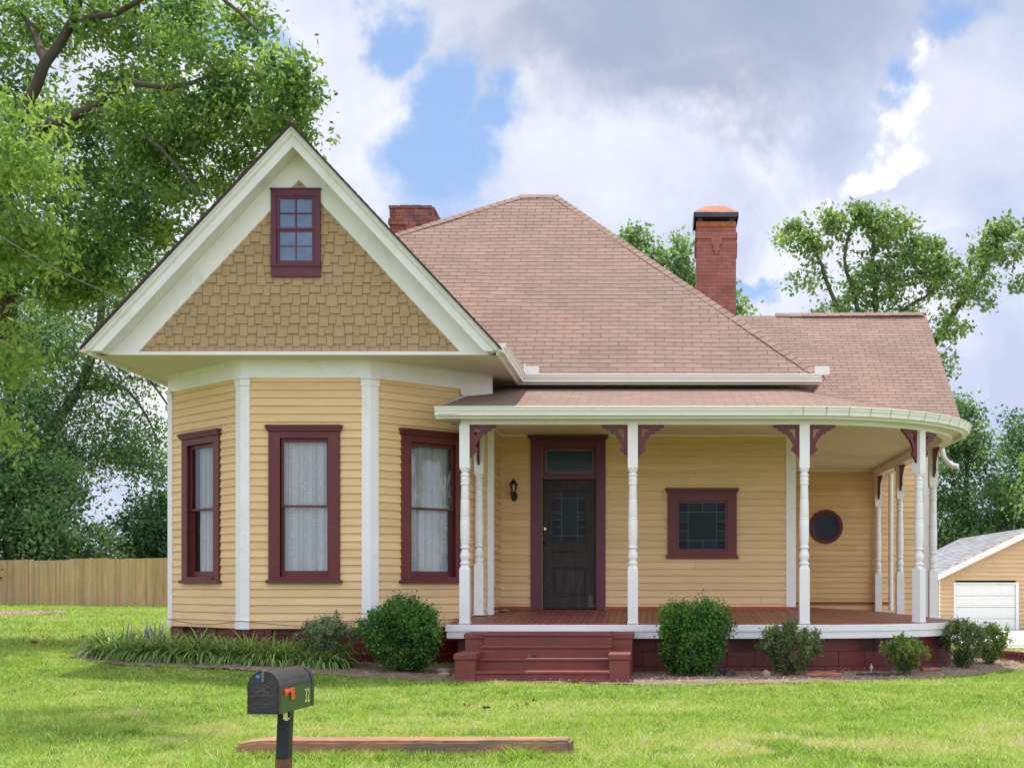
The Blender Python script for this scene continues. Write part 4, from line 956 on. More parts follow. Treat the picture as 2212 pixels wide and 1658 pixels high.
# running emblem in low relief
m = MB()
for pts in ([(-.035, .118), (-.015, .13), (.005, .128), (.022, .118), (.034, .104)], [(-.015, .13), (-.03, .142), (-.038, .138)], [(.002, .128), (.018, .142), (.03, .150), (.036, .142)], [(-.018, .126), (-.03, .112), (-.02, .106)], [(.014, .122), (.004, .110), (.012, .105)], [(.002, .13), (-.004, .150), (.010, .158), (.016, .150)], [(-.034, .119), (-.045, .124)]):
    m.tube([fM(a, -.027, b) for a, b in pts], .0035, 6)
m.build('emblem_relief', M['emboss'], dd)
def text(s, size, xs_, origin, ux, uz, mtl, name, parent, depth=.001, bold=0):
    cu = bpy.data.curves.new(name, 'FONT'); cu.body = s; cu.size = size; cu.extrude = depth; cu.align_x = 'CENTER'; cu.offset = bold
    o = bpy.data.objects.new(name, cu); C.objects.link(o); dg = bpy.context.evaluated_depsgraph_get(); me = bpy.data.meshes.new_from_object(o.evaluated_get(dg)); bpy.data.objects.remove(o)
    uz = Vector(uz).normalized(); ux = Vector(ux).normalized(); nn = ux.cross(uz)
    for v in me.vertices: c_ = v.co.copy(); v.co = Vector(origin)+ux*c_.x*xs_+uz*c_.y+nn*c_.z
    me.materials.clear(); me.materials.append(mtl); o = bpy.data.objects.new(name, me); C.objects.link(o); o.parent = parent; o.matrix_parent_inverse = pinv(parent); return o
text('U.S. MAIL', .024, 1.05, fM(0, -.027, .030), fM.u, (0, 0, 1), M['emboss'], 'lettering', dd, .002)
m = MB(); m.box(-.006, .008, -.040, -.022, .175, .222, fr=fM); m.box(-.004, .006, -.03, .03, .222, .236, fr=fM); m.build('latch', mat('worn_latch', (.14, .14, .15), .4, .4, 30), dd, bevel=.003)
m = MB(); m.poly([fM(-.028+.013*math.cos(k*.524), -.0275, .203+.010*math.sin(k*.524)) for k in range(12)]); m.build('sticker', M['sticker'], dd)
m = MB(); m.box(W2*.985, W2*.985+.002, .022, LB-.032, .004, HS-.012, fr=fM); m.build('side_panel', M['mbgreen'], mbx)
m = MB(); sx = W2*.985+.006
m.box(sx, sx+.004, .05, .20, .108, .128, fr=fM); m.box(sx, sx+.004, .15, .20, .065, .108, fr=fM)
m.box(sx, sx+.004, .05, .085, .095, .108, fr=fM); m.tube([fM(sx-.006, .065, .112), fM(sx+.012, .065, .112)], .011, 10); m.build('flag', M['orange'], mbx, bevel=.001)
text('32', .112, .72, fM(sx-.003, .425, .030), fM.v, (0, 0, 1), M['cream'], 'house_number', mbx, .0005, .0)
pt = Vector((-2.062, 7.44, Z(-.69))); pb = Vector((-2.115, 7.44, -.75))
def postseg(z0, z1, hw, name, mtl):
    m = MB(); r = []
    for z_ in (z0, z1):
        t = (z_-pb.z)/(pt.z-pb.z); c_ = pb+(pt-pb)*t; r.append([(c_.x-hw, c_.y-hw, z_), (c_.x+hw, c_.y-hw, z_), (c_.x+hw, c_.y+hw*1.6, z_), (c_.x-hw, c_.y+hw*1.6, z_)])
    m.loft(r); m.build(name, M[mtl], mbx, bevel=.004)
postseg(Z(-.955), pt.z, .034, 'post', 'mbpost'); postseg(pb.z-.1, Z(-.955), .036, 'post_core', 'mbwood')
m = MB(); m.box(.065, .088, .10, .104, -.042, -.002, fr=fM); m.tube([fM(.07, .098, -.03), fM(.085, .098, -.045), (fM(.1, .098, -.03))], .004, 5); m.build('bracket_tag', M['cream'], mbx)
for hw_x in (-.037, .037):
    pass
# ------------------------------------------------------------------ garage
gar = empty('garage', (17.5, 62, -.8), 'tan clapboard garage with grey shingle roof and white door at the end of the drive', 'garage')
gx0_, gx1_, gy_, gb = 13.0, 22.0, 62.0, -.80
GA = 4.43; ev = Z(.50)
m = MB(); fG = Fr((gx0_, gy_, 0), (1, 0, 0), (0, 0, 1), (0, -1, 0)); top = ev+.486*4.5
zz = gb-.1
while zz < top:
    lo = max(0, (zz-ev)/.486) if zz > ev else 0; hi = 9-lo
    segs = [(lo, hi)]
    if zz < gb+2.13: segs = [(0, .75), (3.55, 9)]
    for a, b in segs:
        if b > a: tn = random.random(); m.poly([fG(a, zz, .06), fG(b, zz, .06), fG(b, zz+.2, .004), fG(a, zz+.2, .004)], tn); m.poly([fG(a, zz, 0), fG(b, zz, 0), fG(b, zz, .06), fG(a, zz, .06)], tn)
    zz += .2
m.box(gx0_, gx0_+.1, gy_+.05, gy_+15, gb-.1, ev); m.box(gx1_-.1, gx1_, gy_+.05, gy_+15, gb-.1, ev); m.box(gx0_, gx1_, gy_+14.9, gy_+15, gb-.1, ev)
m.build('garage_wall', M['gsiding'], gar)
m = MB()
for sgn in (-1, 1):
    cx = 17.5; w_ = 4.85; zt2 = top+.05; n = Vector((sgn*.486, 0, 1)).normalized()
    A = Vector((cx+sgn*w_, gy_-.35, zt2-.486*w_)); fr = Fr(A, (0, 1, 0), (-sgn, 0, .486), n)
    tabs(m, fr, [(0, 0), (15.9, 0), (15.9, w_*1.112), (0, w_*1.112)], e=.2, wmin=.9, wmax=1.6, gap=.01, ob=.02, ot=.003, back=.3)
m.build('garage_roof', M['groof'], gar)
m = MB()
for sgn in (-1, 1):
    cx = 17.5; a = [(cx, gy_-.39, top+.09), (cx, gy_-.39, top-.18), (cx, gy_-.33, top-.18), (cx, gy_-.33, top+.09)]; b = [(p[0]+sgn*4.9, p[1], p[2]-.486*4.9) for p in a]; m.loft([a, b])
m.build('rake_board', M['white'], gar)
m = MB(); m.box(.68, .76, gb, gb+2.2, 0, .06, fr=fG); m.box(3.54, 3.68, gb, gb+2.2, 0, .06, fr=fG); m.box(.76, 3.54, gb+2.12, gb+2.2, 0, .06, fr=fG); m.box(0, .06, gb, ev, .0, .05, fr=fG); m.build('door_trim', M['white'], gar)
m = MB()
for k in range(4):
    z_ = gb+.0+k*.53; m.box(.76, 3.54, z_+.008, z_+.522, -.06, -.02, fr=fG)
    for j in range(4): m.box(.85+j*.67, .85+j*.67+.56, z_+.10, z_+.43, -.02, -.008, fr=fG)
gdo = m.build('garage_door', M['gdoor'], gar, bevel=.01)
m = MB(); m.box(2.05, 2.25, gb+.35, gb+.39, -.01, .03, fr=fG); m.build('handle', M['iron'], gdo)
m = MB(); m.box(.76, 3.54, gb, gb+.03, -.02, .0, fr=fG); m.build('bottom_seal', M['blackplastic'], gdo)
m = MB(); m.box(-.05, -.02, .2, 1.9, .0, .03, .5, fr=fG); m.build('side_rod', M['orange'], gar) if False else None

# ------------------------------------------------------------------ fence
fn = empty('wooden_fence', (-22, 51.5, .3), 'tall wooden privacy fence of vertical dog-eared boards at the back left', 'fence')
P0, P1 = Vector((-33, 59.0, 0)), Vector((-6.5, 41.29, 0)); dv = (P1-P0); Lf = dv.length; dv.normalize(); nv_ = Vector((dv.y, -dv.x, 0))
npan = int(Lf/2.44)
for p_ in range(npan):
    m = MB(); s0 = p_*2.44; off = random.uniform(-.03, .03)
    mid = P0+dv*(s0+1.2); hz = g1(mid.x, mid.y)+1.83+off
    for k in range(17):
        a = P0+dv*(s0+k*.1435); fr = Fr((a.x, a.y, 0), dv, (0, 0, 1), nv_); z0 = g1(a.x, a.y)-.05; j = random.uniform(-.008, .008); tn = random.random(); n = random.uniform(0, .006)
        r1 = [fr(0, z0, n), fr(.138, z0, n), fr(.138, hz-.03+j, n), fr(.115, hz+j, n), fr(.023, hz+j, n), fr(0, hz-.03+j, n)]; r2 = [q_-nv_*.018 for q_ in r1]; m.loft([r1, r2], tint=tn)
    m.build('fence_panel', M['fence'], fn)
    m = MB(); fr = Fr((P0+dv*s0), dv, (0, 0, 1), nv_); m.box(-.045, .045, 0, hz-.1, -.12, -.03, fr=fr); m.build('fence_post', M['fence'], fn)

# ------------------------------------------------------------------ plants
def quads(Cn, A, B, tint):
    V = np.stack([Cn-A, Cn+B, Cn+A, Cn-B], 1).reshape(-1, 3); Fq = np.arange(len(V)).reshape(-1, 4); return V, Fq, tint
def unit(v): return v/np.maximum(np.linalg.norm(v, axis=1, keepdims=True), 1e-9)
def leaves(Cn, L, W, tint, droop=.5, flat=.0):
    n = len(Cn); a = rng.normal(size=(n, 3)); a[:, 2] = a[:, 2]*.6-droop; a = unit(a); b = rng.normal(size=(n, 3)); b = unit(b-a*(a*b).sum(1, keepdims=True))
    s = rng.uniform(.45, 1.45, (n, 1)); return quads(Cn, a*L*s*.5, b*W*s*.5, tint)
def tree(name, label, cat, base, limbs, blobs, leafm, group=None, L=.12, W=.06, per=26, spread=.45, droop=.5, twig=.02, seed=1, tb=0, ivy=0):
    r = np.random.default_rng(seed)
    root = empty(name, base, label, cat, group); nodes = []; rads = []; m = MB()
    for pts, r0, r1 in limbs:
        P = [Vector(p) for p in pts]; Q = [P[0]]
        for i in range(len(P)-1):
            a, b = P[i], P[i+1]; pm = P[max(i-1, 0)]; pp = P[min(i+2, len(P)-1)]; n = max(2, int((b-a).length/.5))
            for k in range(1, n+1):
                t = k/n; q = .5*((2*a)+(b-pm)*t+(2*pm-5*a+4*b-pp)*t*t+(-pm+3*a-3*b+pp)*t**3)
                Q.append(q+Vector(r.normal(size=3)*.02))
        rr = [r0+(r1-r0)*k/(len(Q)-1) for k in range(len(Q))]
        m.tube(Q, rr, 10); nodes += [tuple(q) for q in Q]; rads += rr
    T = []
    for (c, rad, n) in blobs:
        c = np.array(c); rad = np.array(rad)
        for _ in range(n):
            v = r.normal(size=3); v /= np.linalg.norm(v); T.append(c+v*rad*(r.random()**.38))
    T = np.array(T); Nn = np.array(nodes); d0 = np.array([np.min(np.linalg.norm(Nn-t, axis=1)) for t in T]); order = np.argsort(d0)
    cap_ = len(nodes)+len(T)*5; NA = np.zeros((cap_, 3)); NA[:len(nodes)] = Nn; RA = np.zeros(cap_); RA[:len(nodes)] = rads; cnt = len(nodes)
    LC = []; LT = []
    for ti in order:
        t = T[ti]; dd = np.linalg.norm(NA[:cnt]-t, axis=1)+.6*np.maximum(0, NA[:cnt, 2]-t[2]); k = int(np.argmin(dd)); s = NA[k]; ln_ = np.linalg.norm(t-s)
        r0 = min(RA[k]*.7, .008+twig*ln_*.9); mid = (s+t)/2+r.normal(size=3)*.10*ln_+np.array([0, 0, .12*ln_])
        path = []
        for q in np.linspace(0, 1, 5): path.append(Vector((1-q)**2*s+2*q*(1-q)*mid+q*q*t+(r.normal(size=3)*.02*ln_ if 0 < q < 1 else 0)))
        m.tube(path, [r0+(max(.005, r0*.25)-r0)*q for q in (0, .25, .5, .75, 1)], 4)
        for q, p_ in zip((.25, .5, .75, 1), path[1:]): NA[cnt] = p_; RA[cnt] = r0*(1-.7*q); cnt += 1
        n = int(per*r.uniform(.6, 1.4)); g = r.normal(size=(n, 3))*spread*np.array([1, 1, .7])*.6; g[:, 2] -= .15*spread
        u = r.random(n); P = np.array([path[2]*(1-x_)+path[4]*x_ if False else t for x_ in u])
        tl = np.array(path[2]); along = (r.random((n, 1))**2)*.9; P = t*(1-along)+tl*along+g
        LC.append(P); LT.append(np.clip(.42+tb+r.normal()*.20+r.normal(size=n)*.19, 0, 1))
    if ivy:
        for q in range(len(nodes)):
            if nodes[q][2] > base[2]+2:
                n = ivy; P = np.array(nodes[q])+r.normal(size=(n, 3))*(rads[q]*.9+.10); LC.append(P); LT.append(np.clip(.38+r.normal(size=n)*.12, 0, 1))
    m.build('branches', M['bark'], root)
    Cn = np.concatenate(LC); V, Fq, tt = leaves(Cn, L, W, np.concatenate(LT), droop)
    fast('foliage', V, Fq, M[leafm], tt, root)
    return root
a_ = at
# big pecan on the left
tree('pecan_tree', 'large spreading tree with rough trunk at the left edge, limbs reaching over the gable', 'tree', (-14.6, 26, .3),
    [([(-14.6, 26, 0), (-14.0, 26, 3), tuple(a_(-8, 700, 26)), tuple(a_(6, 560, 26)), tuple(a_(-5, 380, 26)), tuple(a_(-50, 150, 26)), tuple(a_(-60, -200, 26))], .40, .16),
     ([tuple(a_(2, 420, 26)), tuple(a_(78, 280, 25.6)), tuple(a_(139, 260, 25.2)), tuple(a_(217, 221, 24.8)), tuple(a_(269, 178, 24.5)), tuple(a_(360, 191, 24)), tuple(a_(470, 150, 23.5))], .115, .03),
     ([tuple(a_(200, 235, 24.9)), tuple(a_(260, 255, 24.2)), tuple(a_(321, 300, 23.8)), tuple(a_(373, 350, 23.4)), tuple(a_(430, 420, 23))], .05, .018),
     ([tuple(a_(-10, 330, 26)), tuple(a_(60, 220, 26)), tuple(a_(100, 139, 26)), tuple(a_(160, 39, 26)), tuple(a_(190, -120, 26))], .125, .08),
     ([tuple(a_(100, 139, 26)), tuple(a_(75, 80, 26.5)), tuple(a_(40, 20, 27))], .09, .05),
     ([tuple(a_(160, 39, 26)), tuple(a_(250, 30, 25)), tuple(a_(400, -40, 24)), tuple(a_(560, 60, 23.5))], .07, .025)],
    [(a_(60, 130, 27.5), (1.6, 1.2, 1.8), 46), (a_(250, 60, 26.5), (1.9, 1.2, 1.2), 40), (a_(200, 350, 26.2), (1.9, 1.2, 1.3), 48), (a_(400, 270, 24.6), (1.4, 1.1, .8), 40), (a_(330, 190, 25.6), (1.5, .8, .5), 20), (a_(430, 110, 24), (1.2, 1.1, .6), 14),
     (a_(560, 210, 23.5), (.9, .9, .7), 20), (a_(625, 150, 23), (.40, .6, .45), 10), (a_(630, 250, 23.2), (.30, .5, .38), 9), (a_(480, 20, 24), (.9, .9, .4), 8), (a_(530, 330, 24.5), (1.0, .9, .7), 17), (a_(120, -250, 25), (3.2, 3, 2.6), 48), (a_(-250, 100, 26), (2.2, 3, 4), 32),
     (a_(330, 440, 24.6), (1.3, 1.0, .9), 32), (a_(110, 500, 25.6), (1.5, 1.2, 1.4), 41), (a_(240, 560, 25.5), (1.4, 1.1, 1.0), 27)],
    'leaf_a', L=.13, W=.058, per=125, spread=.36, droop=.55, seed=3, tb=.04)
tree('pecan_tree', 'tree with bright drooping leaf sprays hugging the left edge of the photo', 'tree', (-13.4, 22.5, .3),
    [([(-13.4, 22.5, 0), (-12.9, 22.5, 4), (-12.0, 22.5, 8)], .2, .06)],
    [(a_(40, 330, 22.5), (.75, .9, .9), 18), (a_(50, 520, 22.5), (.7, .8, .45), 14), (a_(20, 780, 22.5), (.5, .8, .5), 8), (a_(-60, 600, 22.5), (.7, 1, 1.8), 16), (a_(0, 930, 22.5), (.3, .6, .3), 4)],
    'leaf_a', L=.15, W=.06, per=120, spread=.45, droop=.85, seed=5, tb=.30)
YL = 61
tree('leaning_tree', 'slender leaning tree with open hanging twigs rising behind the fence', 'tree', tuple(a_(60, 1295, YL)),
    [([tuple(a_(60, 1300, YL)), tuple(a_(80, 1050, YL)), tuple(a_(105, 940, YL)), tuple(a_(158, 860, YL)), tuple(a_(191, 790, YL)), tuple(a_(215, 700, YL)), tuple(a_(225, 560, YL))], .40, .12),
     ([tuple(a_(170, 840, YL)), tuple(a_(250, 830, YL)), tuple(a_(300, 870, YL)), tuple(a_(345, 960, YL))], .11, .03),
     ([tuple(a_(200, 760, YL)), tuple(a_(260, 780, YL)), tuple(a_(330, 830, YL)), tuple(a_(380, 900, YL))], .10, .03)],
    [(a_(170, 640, YL), (3.4, 2.5, 2.5), 84), (a_(260, 560, YL), (3.0, 2.5, 2.2), 50), (a_(100, 800, YL), (2.0, 2.4, 1.9), 46), (a_(250, 800, YL), (2.5, 2, 1.1), 30), (a_(230, 900, YL), (2.0, 1.6, .9), 16), (a_(310, 930, YL), (1.8, 1.6, 1.8), 26), (a_(340, 1010, YL), (1.3, 1.5, .8), 18), (a_(330, 690, YL), (2.0, 1.6, 1.1), 24), (a_(110, 950, YL), (2.0, 1.6, 1.4), 40), (a_(210, 985, YL), (2.4, 1.6, .8), 34)],
    'leaf_c', L=.19, W=.10, per=78, spread=.9, droop=.4, seed=8, tb=.06)
tree('ivy_tree', 'upright tree with an ivy covered trunk near the left edge', 'tree', tuple(a_(22, 1295, 58)),
    [([tuple(a_(25, 1300, 58)), tuple(a_(18, 1000, 58)), tuple(a_(24, 800, 58)), tuple(a_(30, 640, 58)), tuple(a_(40, 500, 58))], .32, .2)],
    [(a_(30, 900, 58), (1.9, 2, 2.2), 50), (a_(60, 1010, 58), (2.4, 2, 1.3), 54), (a_(30, 700, 58), (1.8, 1.6, 1.8), 40), (a_(110, 730, 58), (1.5, 1.6, 1.4), 24), (a_(-60, 850, 58), (1.6, 1.6, 3), 20)],
    'leaf_c', L=.19, W=.10, per=90, spread=.8, seed=9, ivy=10, tb=.02)
# belt of trees behind the fence
belt = [(-30, 56.5, 7.6, 3.2, 'leaf_b', 'dark rounded tree behind the left end of the fence', .0), (-26.6, 57, 7.4, 2.8, 'leaf_c', 'mid green tree behind the fence, second from the left', .08), (-23.0, 62, 6.2, 2.4, 'leaf_b', 'darkest broad evergreen behind the middle of the fence', -.05), (-20.4, 62, 6.8, 2.7, 'leaf_b', 'feathery blue green tree behind the fence', .2), (-17.4, 58, 5.3, 2.3, 'leaf_c', 'lighter green tree behind the fence beside the bay corner', .1), (-13, 60, 5.6, 2.6, 'leaf_c', 'tree behind the fence hidden mostly by the bay', .05)]
for i, (x, y, h, rr, lm, lb, tb_) in enumerate(belt):
    b = g1(x, y); x_, y_ = x, y
    tree('background_tree', lb, 'tree', (x_, y_, b), [([(x_, y_, b-.1), (x_+.2, y_, b+h*.5), (x_, y_, b+h*.85)], .2, .06)],
         [((x_, y_, b+h*.52), (rr, rr*.8, h*.40), 105), ((x_+rr*.5, y_-.6, b+h*.33), (rr*.8, 1.2, h*.25), 50)], lm, 'trees behind the fence', L=.2, W=.12, per=95, spread=.7, droop=.25, seed=20+i, tb=tb_)
# big tree behind the rear wing
Yt = 48
T = lambda x, y, d=0: tuple(a_(x, y, Yt+d))
tree('ivy_clad_tree', 'tall multi-stemmed tree clad in ivy standing behind the rear wing roof', 'tree', (8.2, 48, -.6),
    [([(8.2, 48, -.7), T(1905, 1000), T(1900, 780), T(1890, 640), T(1885, 540), T(1890, 470)], .26, .05),
     ([T(1900, 760), T(1830, 700), T(1790, 620), T(1775, 570), T(1740, 510), T(1705, 490)], .11, .03),
     ([T(1880, 740), T(1838, 620), T(1825, 560), T(1835, 500), T(1855, 455)], .10, .03),
     ([T(1905, 740), T(1950, 670), T(2000, 640), T(2040, 590)], .10, .03),
     ([T(2010, 750, 1), T(2050, 690, 1), T(2085, 640, 1), T(2120, 590, 1), T(2150, 530, 1), T(2190, 500, 1), T(2230, 480, 1)], .14, .04),
     ([(9.6, 49, -.6), T(1960, 900, 1), T(2010, 750, 1)], .2, .14),
     ([T(2075, 655, 1), T(2090, 590, 1), T(2100, 540, 1)], .07, .03)],
    [(T(1715, 510), (.75, .9, .8), 18), (T(1760, 540), (.6, .8, .6), 8), (T(1800, 475), (.55, .7, .6), 13), (T(1862, 460), (.65, .7, .45), 16), (T(1920, 500), (.95, 1, .8), 32), (T(1900, 600), (1.1, 1, 1.1), 37), (T(1960, 560), (.8, .9, .9), 18), (T(2010, 560), (.9, .9, .9), 26), (T(2045, 600), (.8, .9, .7), 18), (T(2005, 520), (.35, .5, .25), 4),
     (T(2140, 530), (.65, .8, .9), 22), (T(2160, 490), (.4, .6, .45), 8), (T(2120, 620), (.7, .8, .6), 16), (T(2190, 560), (.5, .8, .5), 7), (T(1840, 650), (1.0, 1, .8), 18), (T(1760, 690), (.7, .8, .6), 11), (T(1970, 690), (1.3, 1, .7), 21), (T(2060, 700), (.7, .8, .6), 13), (T(2040, 780), (.5, .7, .5), 6), (T(2215, 520), (.4, .6, .4), 4), (T(2230, 600), (.6, .6, .8), 6), (T(1730, 600), (.6, .7, .5), 6)],
    'leaf_d', L=.17, W=.10, per=46, spread=.36, droop=.3, seed=31, ivy=34, tb=.12)
T2 = lambda x, y: tuple(a_(x, y, 44))
tree('young_tree', 'thin leafed tree rising behind the main roof beside the capped chimney', 'tree', (2.0, 44, -.3),
    [([(1.8, 44, -.5), T2(1500, 900), T2(1480, 700), T2(1430, 600), T2(1390, 520)], .2, .04), ([T2(1485, 720), T2(1540, 660), T2(1590, 650)], .1, .03), ([T2(1440, 620), T2(1470, 560), T2(1480, 520)], .06, .02)],
    [(T2(1372, 515), (.35, .5, .35), 12), (T2(1420, 560), (.5, .6, .45), 16), (T2(1475, 580), (.5, .6, .7), 22), (T2(1470, 520), (.25, .4, .2), 5), (T2(1530, 640), (.8, .8, .6), 30), (T2(1592, 665), (.15, .4, .2), 6), (T2(1450, 680), (1, .8, .6), 20)],
    'leaf_c', L=.16, W=.10, per=48, spread=.4, seed=41, tb=.25)
# tree line on the right
rt = [(19.2, 84, 14.8, 3.4, 'leaf_c', 'dense green tree behind the garage, nearest the porch', 0, None), (24.0, 86, 14.0, 3.2, 'leaf_b', 'dark rounded tree behind the garage roof', .08, None), (23.2, 76, 13.2, 2.6, 'leaf_d', 'yellow green open tree beyond the garage at the right edge', .16, None), (30, 88, 12.0, 3.6, 'leaf_c', 'tree past the right edge beyond the garage', .05, None), (15.2, 90, 11.8, 3.2, 'leaf_b', 'tree beyond the rear wing, mostly hidden by the porch', .0, None)]
for i, (x, y, h, rr, lm, lb, tb_, _) in enumerate(rt):
    b = -.9
    tree('background_tree', lb, 'tree', (x, y, b), [([(x, y, b-.1), (x+.2, y, b+h*.5), (x, y, b+h*.9)], .3, .06)],
         [((x, y, b+h*.5), (rr, rr*.8, h*.40), 150), ((x+.3, y-1, b+h*.25), (rr*.95, 2, h*.22), 70), ((x-.4, y, b+h*.84), (rr*.45, 1.2, h*.14), 26)], lm, 'trees beyond the garage', L=.25, W=.15, per=100, spread=.8, droop=.25, seed=50+i, tb=tb_)
# shade tree outside the left edge, its limbs shade the lawn
tree('shade_tree', 'tall tree left of the photo whose limbs shade the front lawn', 'tree', (-11.5, 15.5, 0),
    [([(-11.5, 15.5, -.1), (-11.2, 15.5, 4), (-10.2, 15.3, 8), (-9, 15, 11)], .35, .15), ([(-10.4, 15.3, 7.4), (-8, 15, 9), (-6, 14.8, 9.8), (-4.4, 14.5, 10.2)], .14, .04), ([(-10.6, 15.3, 7), (-8.5, 13.5, 8.5), (-6.5, 12.6, 9.2)], .12, .04)],
    [((-8.5, 15.2, 10.5), (2.6, 1.8, 1.2), 46), ((-5.6, 15.0, 10.6), (1.7, 1.3, .8), 24), ((-7.5, 12.8, 9.6), (1.8, 1.3, .9), 26), ((-11, 14, 10), (2.4, 2.4, 2), 34), ((-6.5, 16.6, 11.0), (1.3, .8, .6), 12)],
    'leaf_a', L=.13, W=.06, per=80, spread=.6, seed=61)

# shrubs
def shrub(name, label, cx, cy, wx, wy, h, shape, leafm, n, L=.024, W=.016, group=None, tb=0, seed=1, stems=14, topw=1.0, sprays=60):
    r = np.random.default_rng(seed); b = g1(cx, cy); root = empty(name, (cx, cy, b), label, 'shrub', group)
    m = MB(); P = []; TT = []
    PR = {'round': [(0, .35), (.15, .62), (.45, .98), (.7, 1), (.88, .82), (1, .42)], 'boxy': [(0, .5), (.15, .74), (.4, .9), (.7, 1), (.9, .96), (1, .78)], 'loose': [(0, .22), (.25, .6), (.55, .98), (.75, 1), (.9, .75), (1, .3)]}[shape]
    zs_, ws_ = zip(*PR); ph = r.random(8)*6
    k = int(sprays); N_ = 0
    while N_ < k:
        zr = r.random()**.85; a = r.uniform(0, 2*math.pi); lump = 1+.12*math.sin(3*a+ph[0]+zr*4)+.11*math.sin(5*a+ph[1]-zr*7)+r.normal()*(.05 if shape != 'loose' else .10)
        f = (r.random()**.35) if zr < .9 else r.random()**.5
        w_ = np.interp(zr, zs_, ws_)*f*lump
        x = cx+math.cos(a)*wx/2*w_; y = cy+math.sin(a)*wy/2*w_; z = b+.04+(h-.04)*zr*(1+.07*math.sin(2.3*a+ph[2])*(.5 if shape == 'boxy' else 1)+.05*math.sin(4*a+ph[3])*zr)+abs(r.normal())*.02
        if N_ % 11 == 0: q = 1+r.uniform(.05, .16); x = cx+(x-cx)*q; y = cy+(y-cy)*q; z = b+(z-b)*(1+r.uniform(.02, .10))
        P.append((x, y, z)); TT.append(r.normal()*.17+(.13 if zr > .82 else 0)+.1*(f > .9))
        if N_ % 3 == 0: m.tube([(cx+r.normal()*.05, cy+r.normal()*.05, b-.02), (cx+(x-cx)*.45, cy+(y-cy)*.45, b+(z-b)*.45), (x, y, z)], [.008, .006, .002], 4)
        N_ += 1
    m.build('stems', M['stem'], root)
    P = np.array(P); idx = r.integers(0, k, n); sp = min(wx, h)*.042
    Cn = P[idx]+r.normal(size=(n, 3))*np.array([sp, sp, sp*1.3]); ok = Cn[:, 2] > b+.04; Cn = Cn[ok]; idx = idx[ok]
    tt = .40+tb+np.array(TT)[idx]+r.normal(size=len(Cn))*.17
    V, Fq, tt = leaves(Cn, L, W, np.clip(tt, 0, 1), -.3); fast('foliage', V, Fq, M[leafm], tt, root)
def px(x, Y): return (x-1420)*Y/F
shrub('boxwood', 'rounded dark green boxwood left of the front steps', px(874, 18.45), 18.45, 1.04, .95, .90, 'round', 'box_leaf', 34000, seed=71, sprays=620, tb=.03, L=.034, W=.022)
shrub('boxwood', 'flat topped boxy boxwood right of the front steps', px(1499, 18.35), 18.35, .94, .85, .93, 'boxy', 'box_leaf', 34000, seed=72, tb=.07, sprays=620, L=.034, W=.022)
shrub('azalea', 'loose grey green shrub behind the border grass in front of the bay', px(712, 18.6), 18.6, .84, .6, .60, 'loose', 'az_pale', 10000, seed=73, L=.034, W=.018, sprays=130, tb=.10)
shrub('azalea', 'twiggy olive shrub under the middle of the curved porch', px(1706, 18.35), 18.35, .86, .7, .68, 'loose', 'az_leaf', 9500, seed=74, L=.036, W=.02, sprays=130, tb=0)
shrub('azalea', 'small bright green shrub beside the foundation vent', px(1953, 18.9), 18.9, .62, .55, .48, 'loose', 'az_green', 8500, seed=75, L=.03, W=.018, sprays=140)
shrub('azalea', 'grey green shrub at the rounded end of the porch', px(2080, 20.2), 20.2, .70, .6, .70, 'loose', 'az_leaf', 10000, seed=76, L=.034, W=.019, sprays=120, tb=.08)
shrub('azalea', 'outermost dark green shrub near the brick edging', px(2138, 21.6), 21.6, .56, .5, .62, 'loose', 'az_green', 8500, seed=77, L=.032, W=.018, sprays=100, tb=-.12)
# liriope border
def strap_clumps(name, centers, per, length, seed, tall=0):
    r = np.random.default_rng(seed); V = []; Fc = []; TT = []
    for cx, cy, sc in centers:
        b = g1(cx, cy)+.02
        for _ in range(per):
            a = r.uniform(0, 2*math.pi); Ls = length*sc*r.uniform(.6, 1.2); th = r.uniform(.2, 1.0)**.7; wd = r.uniform(.009, .017); d = np.array([math.cos(a), math.sin(a), 0]); sd = np.array([-math.sin(a), math.cos(a), 0])
            o = np.array([cx, cy, b])+d*r.random()*.10+sd*r.normal()*.04; base = len(V); ns_ = 6; ang = math.pi/2-th*.25; p = o.copy(); tn = np.clip(r.normal(.56, .3), 0, 1)
            for k in range(ns_+1):
                w_ = wd*(1-(k/ns_)**2*.9); V += [p-sd*w_, p+sd*w_]; ang -= th*3.3/ns_; p = p+(d*math.cos(ang)+np.array([0, 0, 1])*math.sin(ang))*Ls/ns_
            for k in range(ns_): Fc.append((base+2*k, base+2*k+1, base+2*k+3, base+2*k+2)); TT.append(tn+.1*k/ns_)
    return np.array(V), np.array(Fc), np.array(TT)
cs = []
for k in range(17):
    t = k/16; x = -7.5+3.02*t; yf = 18.82-.5*math.sin(t*2.2)
    cs.append((x+random.uniform(-.06, .06), yf+random.uniform(-.08, .08), random.uniform(.85, 1.12)*(1 if t < .85 else .85)))
    if k % 2: cs.append((x+.1, yf+.40+random.uniform(-.06, .08), random.uniform(1.0, 1.2)))
for k in range(4): cs.append((-8.0+random.uniform(-.12, .3), 19.3+random.uniform(-.25, .5), 1.05))
V, Fq, tt = strap_clumps('x', cs, 230, .46, 5); lo_ = fast('border_grass', V, Fq, M['strap'], tt); tag(lo_, 'arching strap leaved border grass massed along the foot of the bay', 'border grass', kind='stuff')
fl = empty('flowering_liriope', (-7.6, 19.5, .22), 'clump of border grass with pale purple flower spikes at the left end of the bed', 'plant')
V, Fq, tt = strap_clumps('x', [(-7.7, 19.45, 1.1), (-7.5, 19.6, 1.1), (-7.85, 19.6, 1.1), (-7.3, 19.5, 1.1)], 70, .50, 6); fast('leaves', V, Fq, M['strap'], tt, fl)
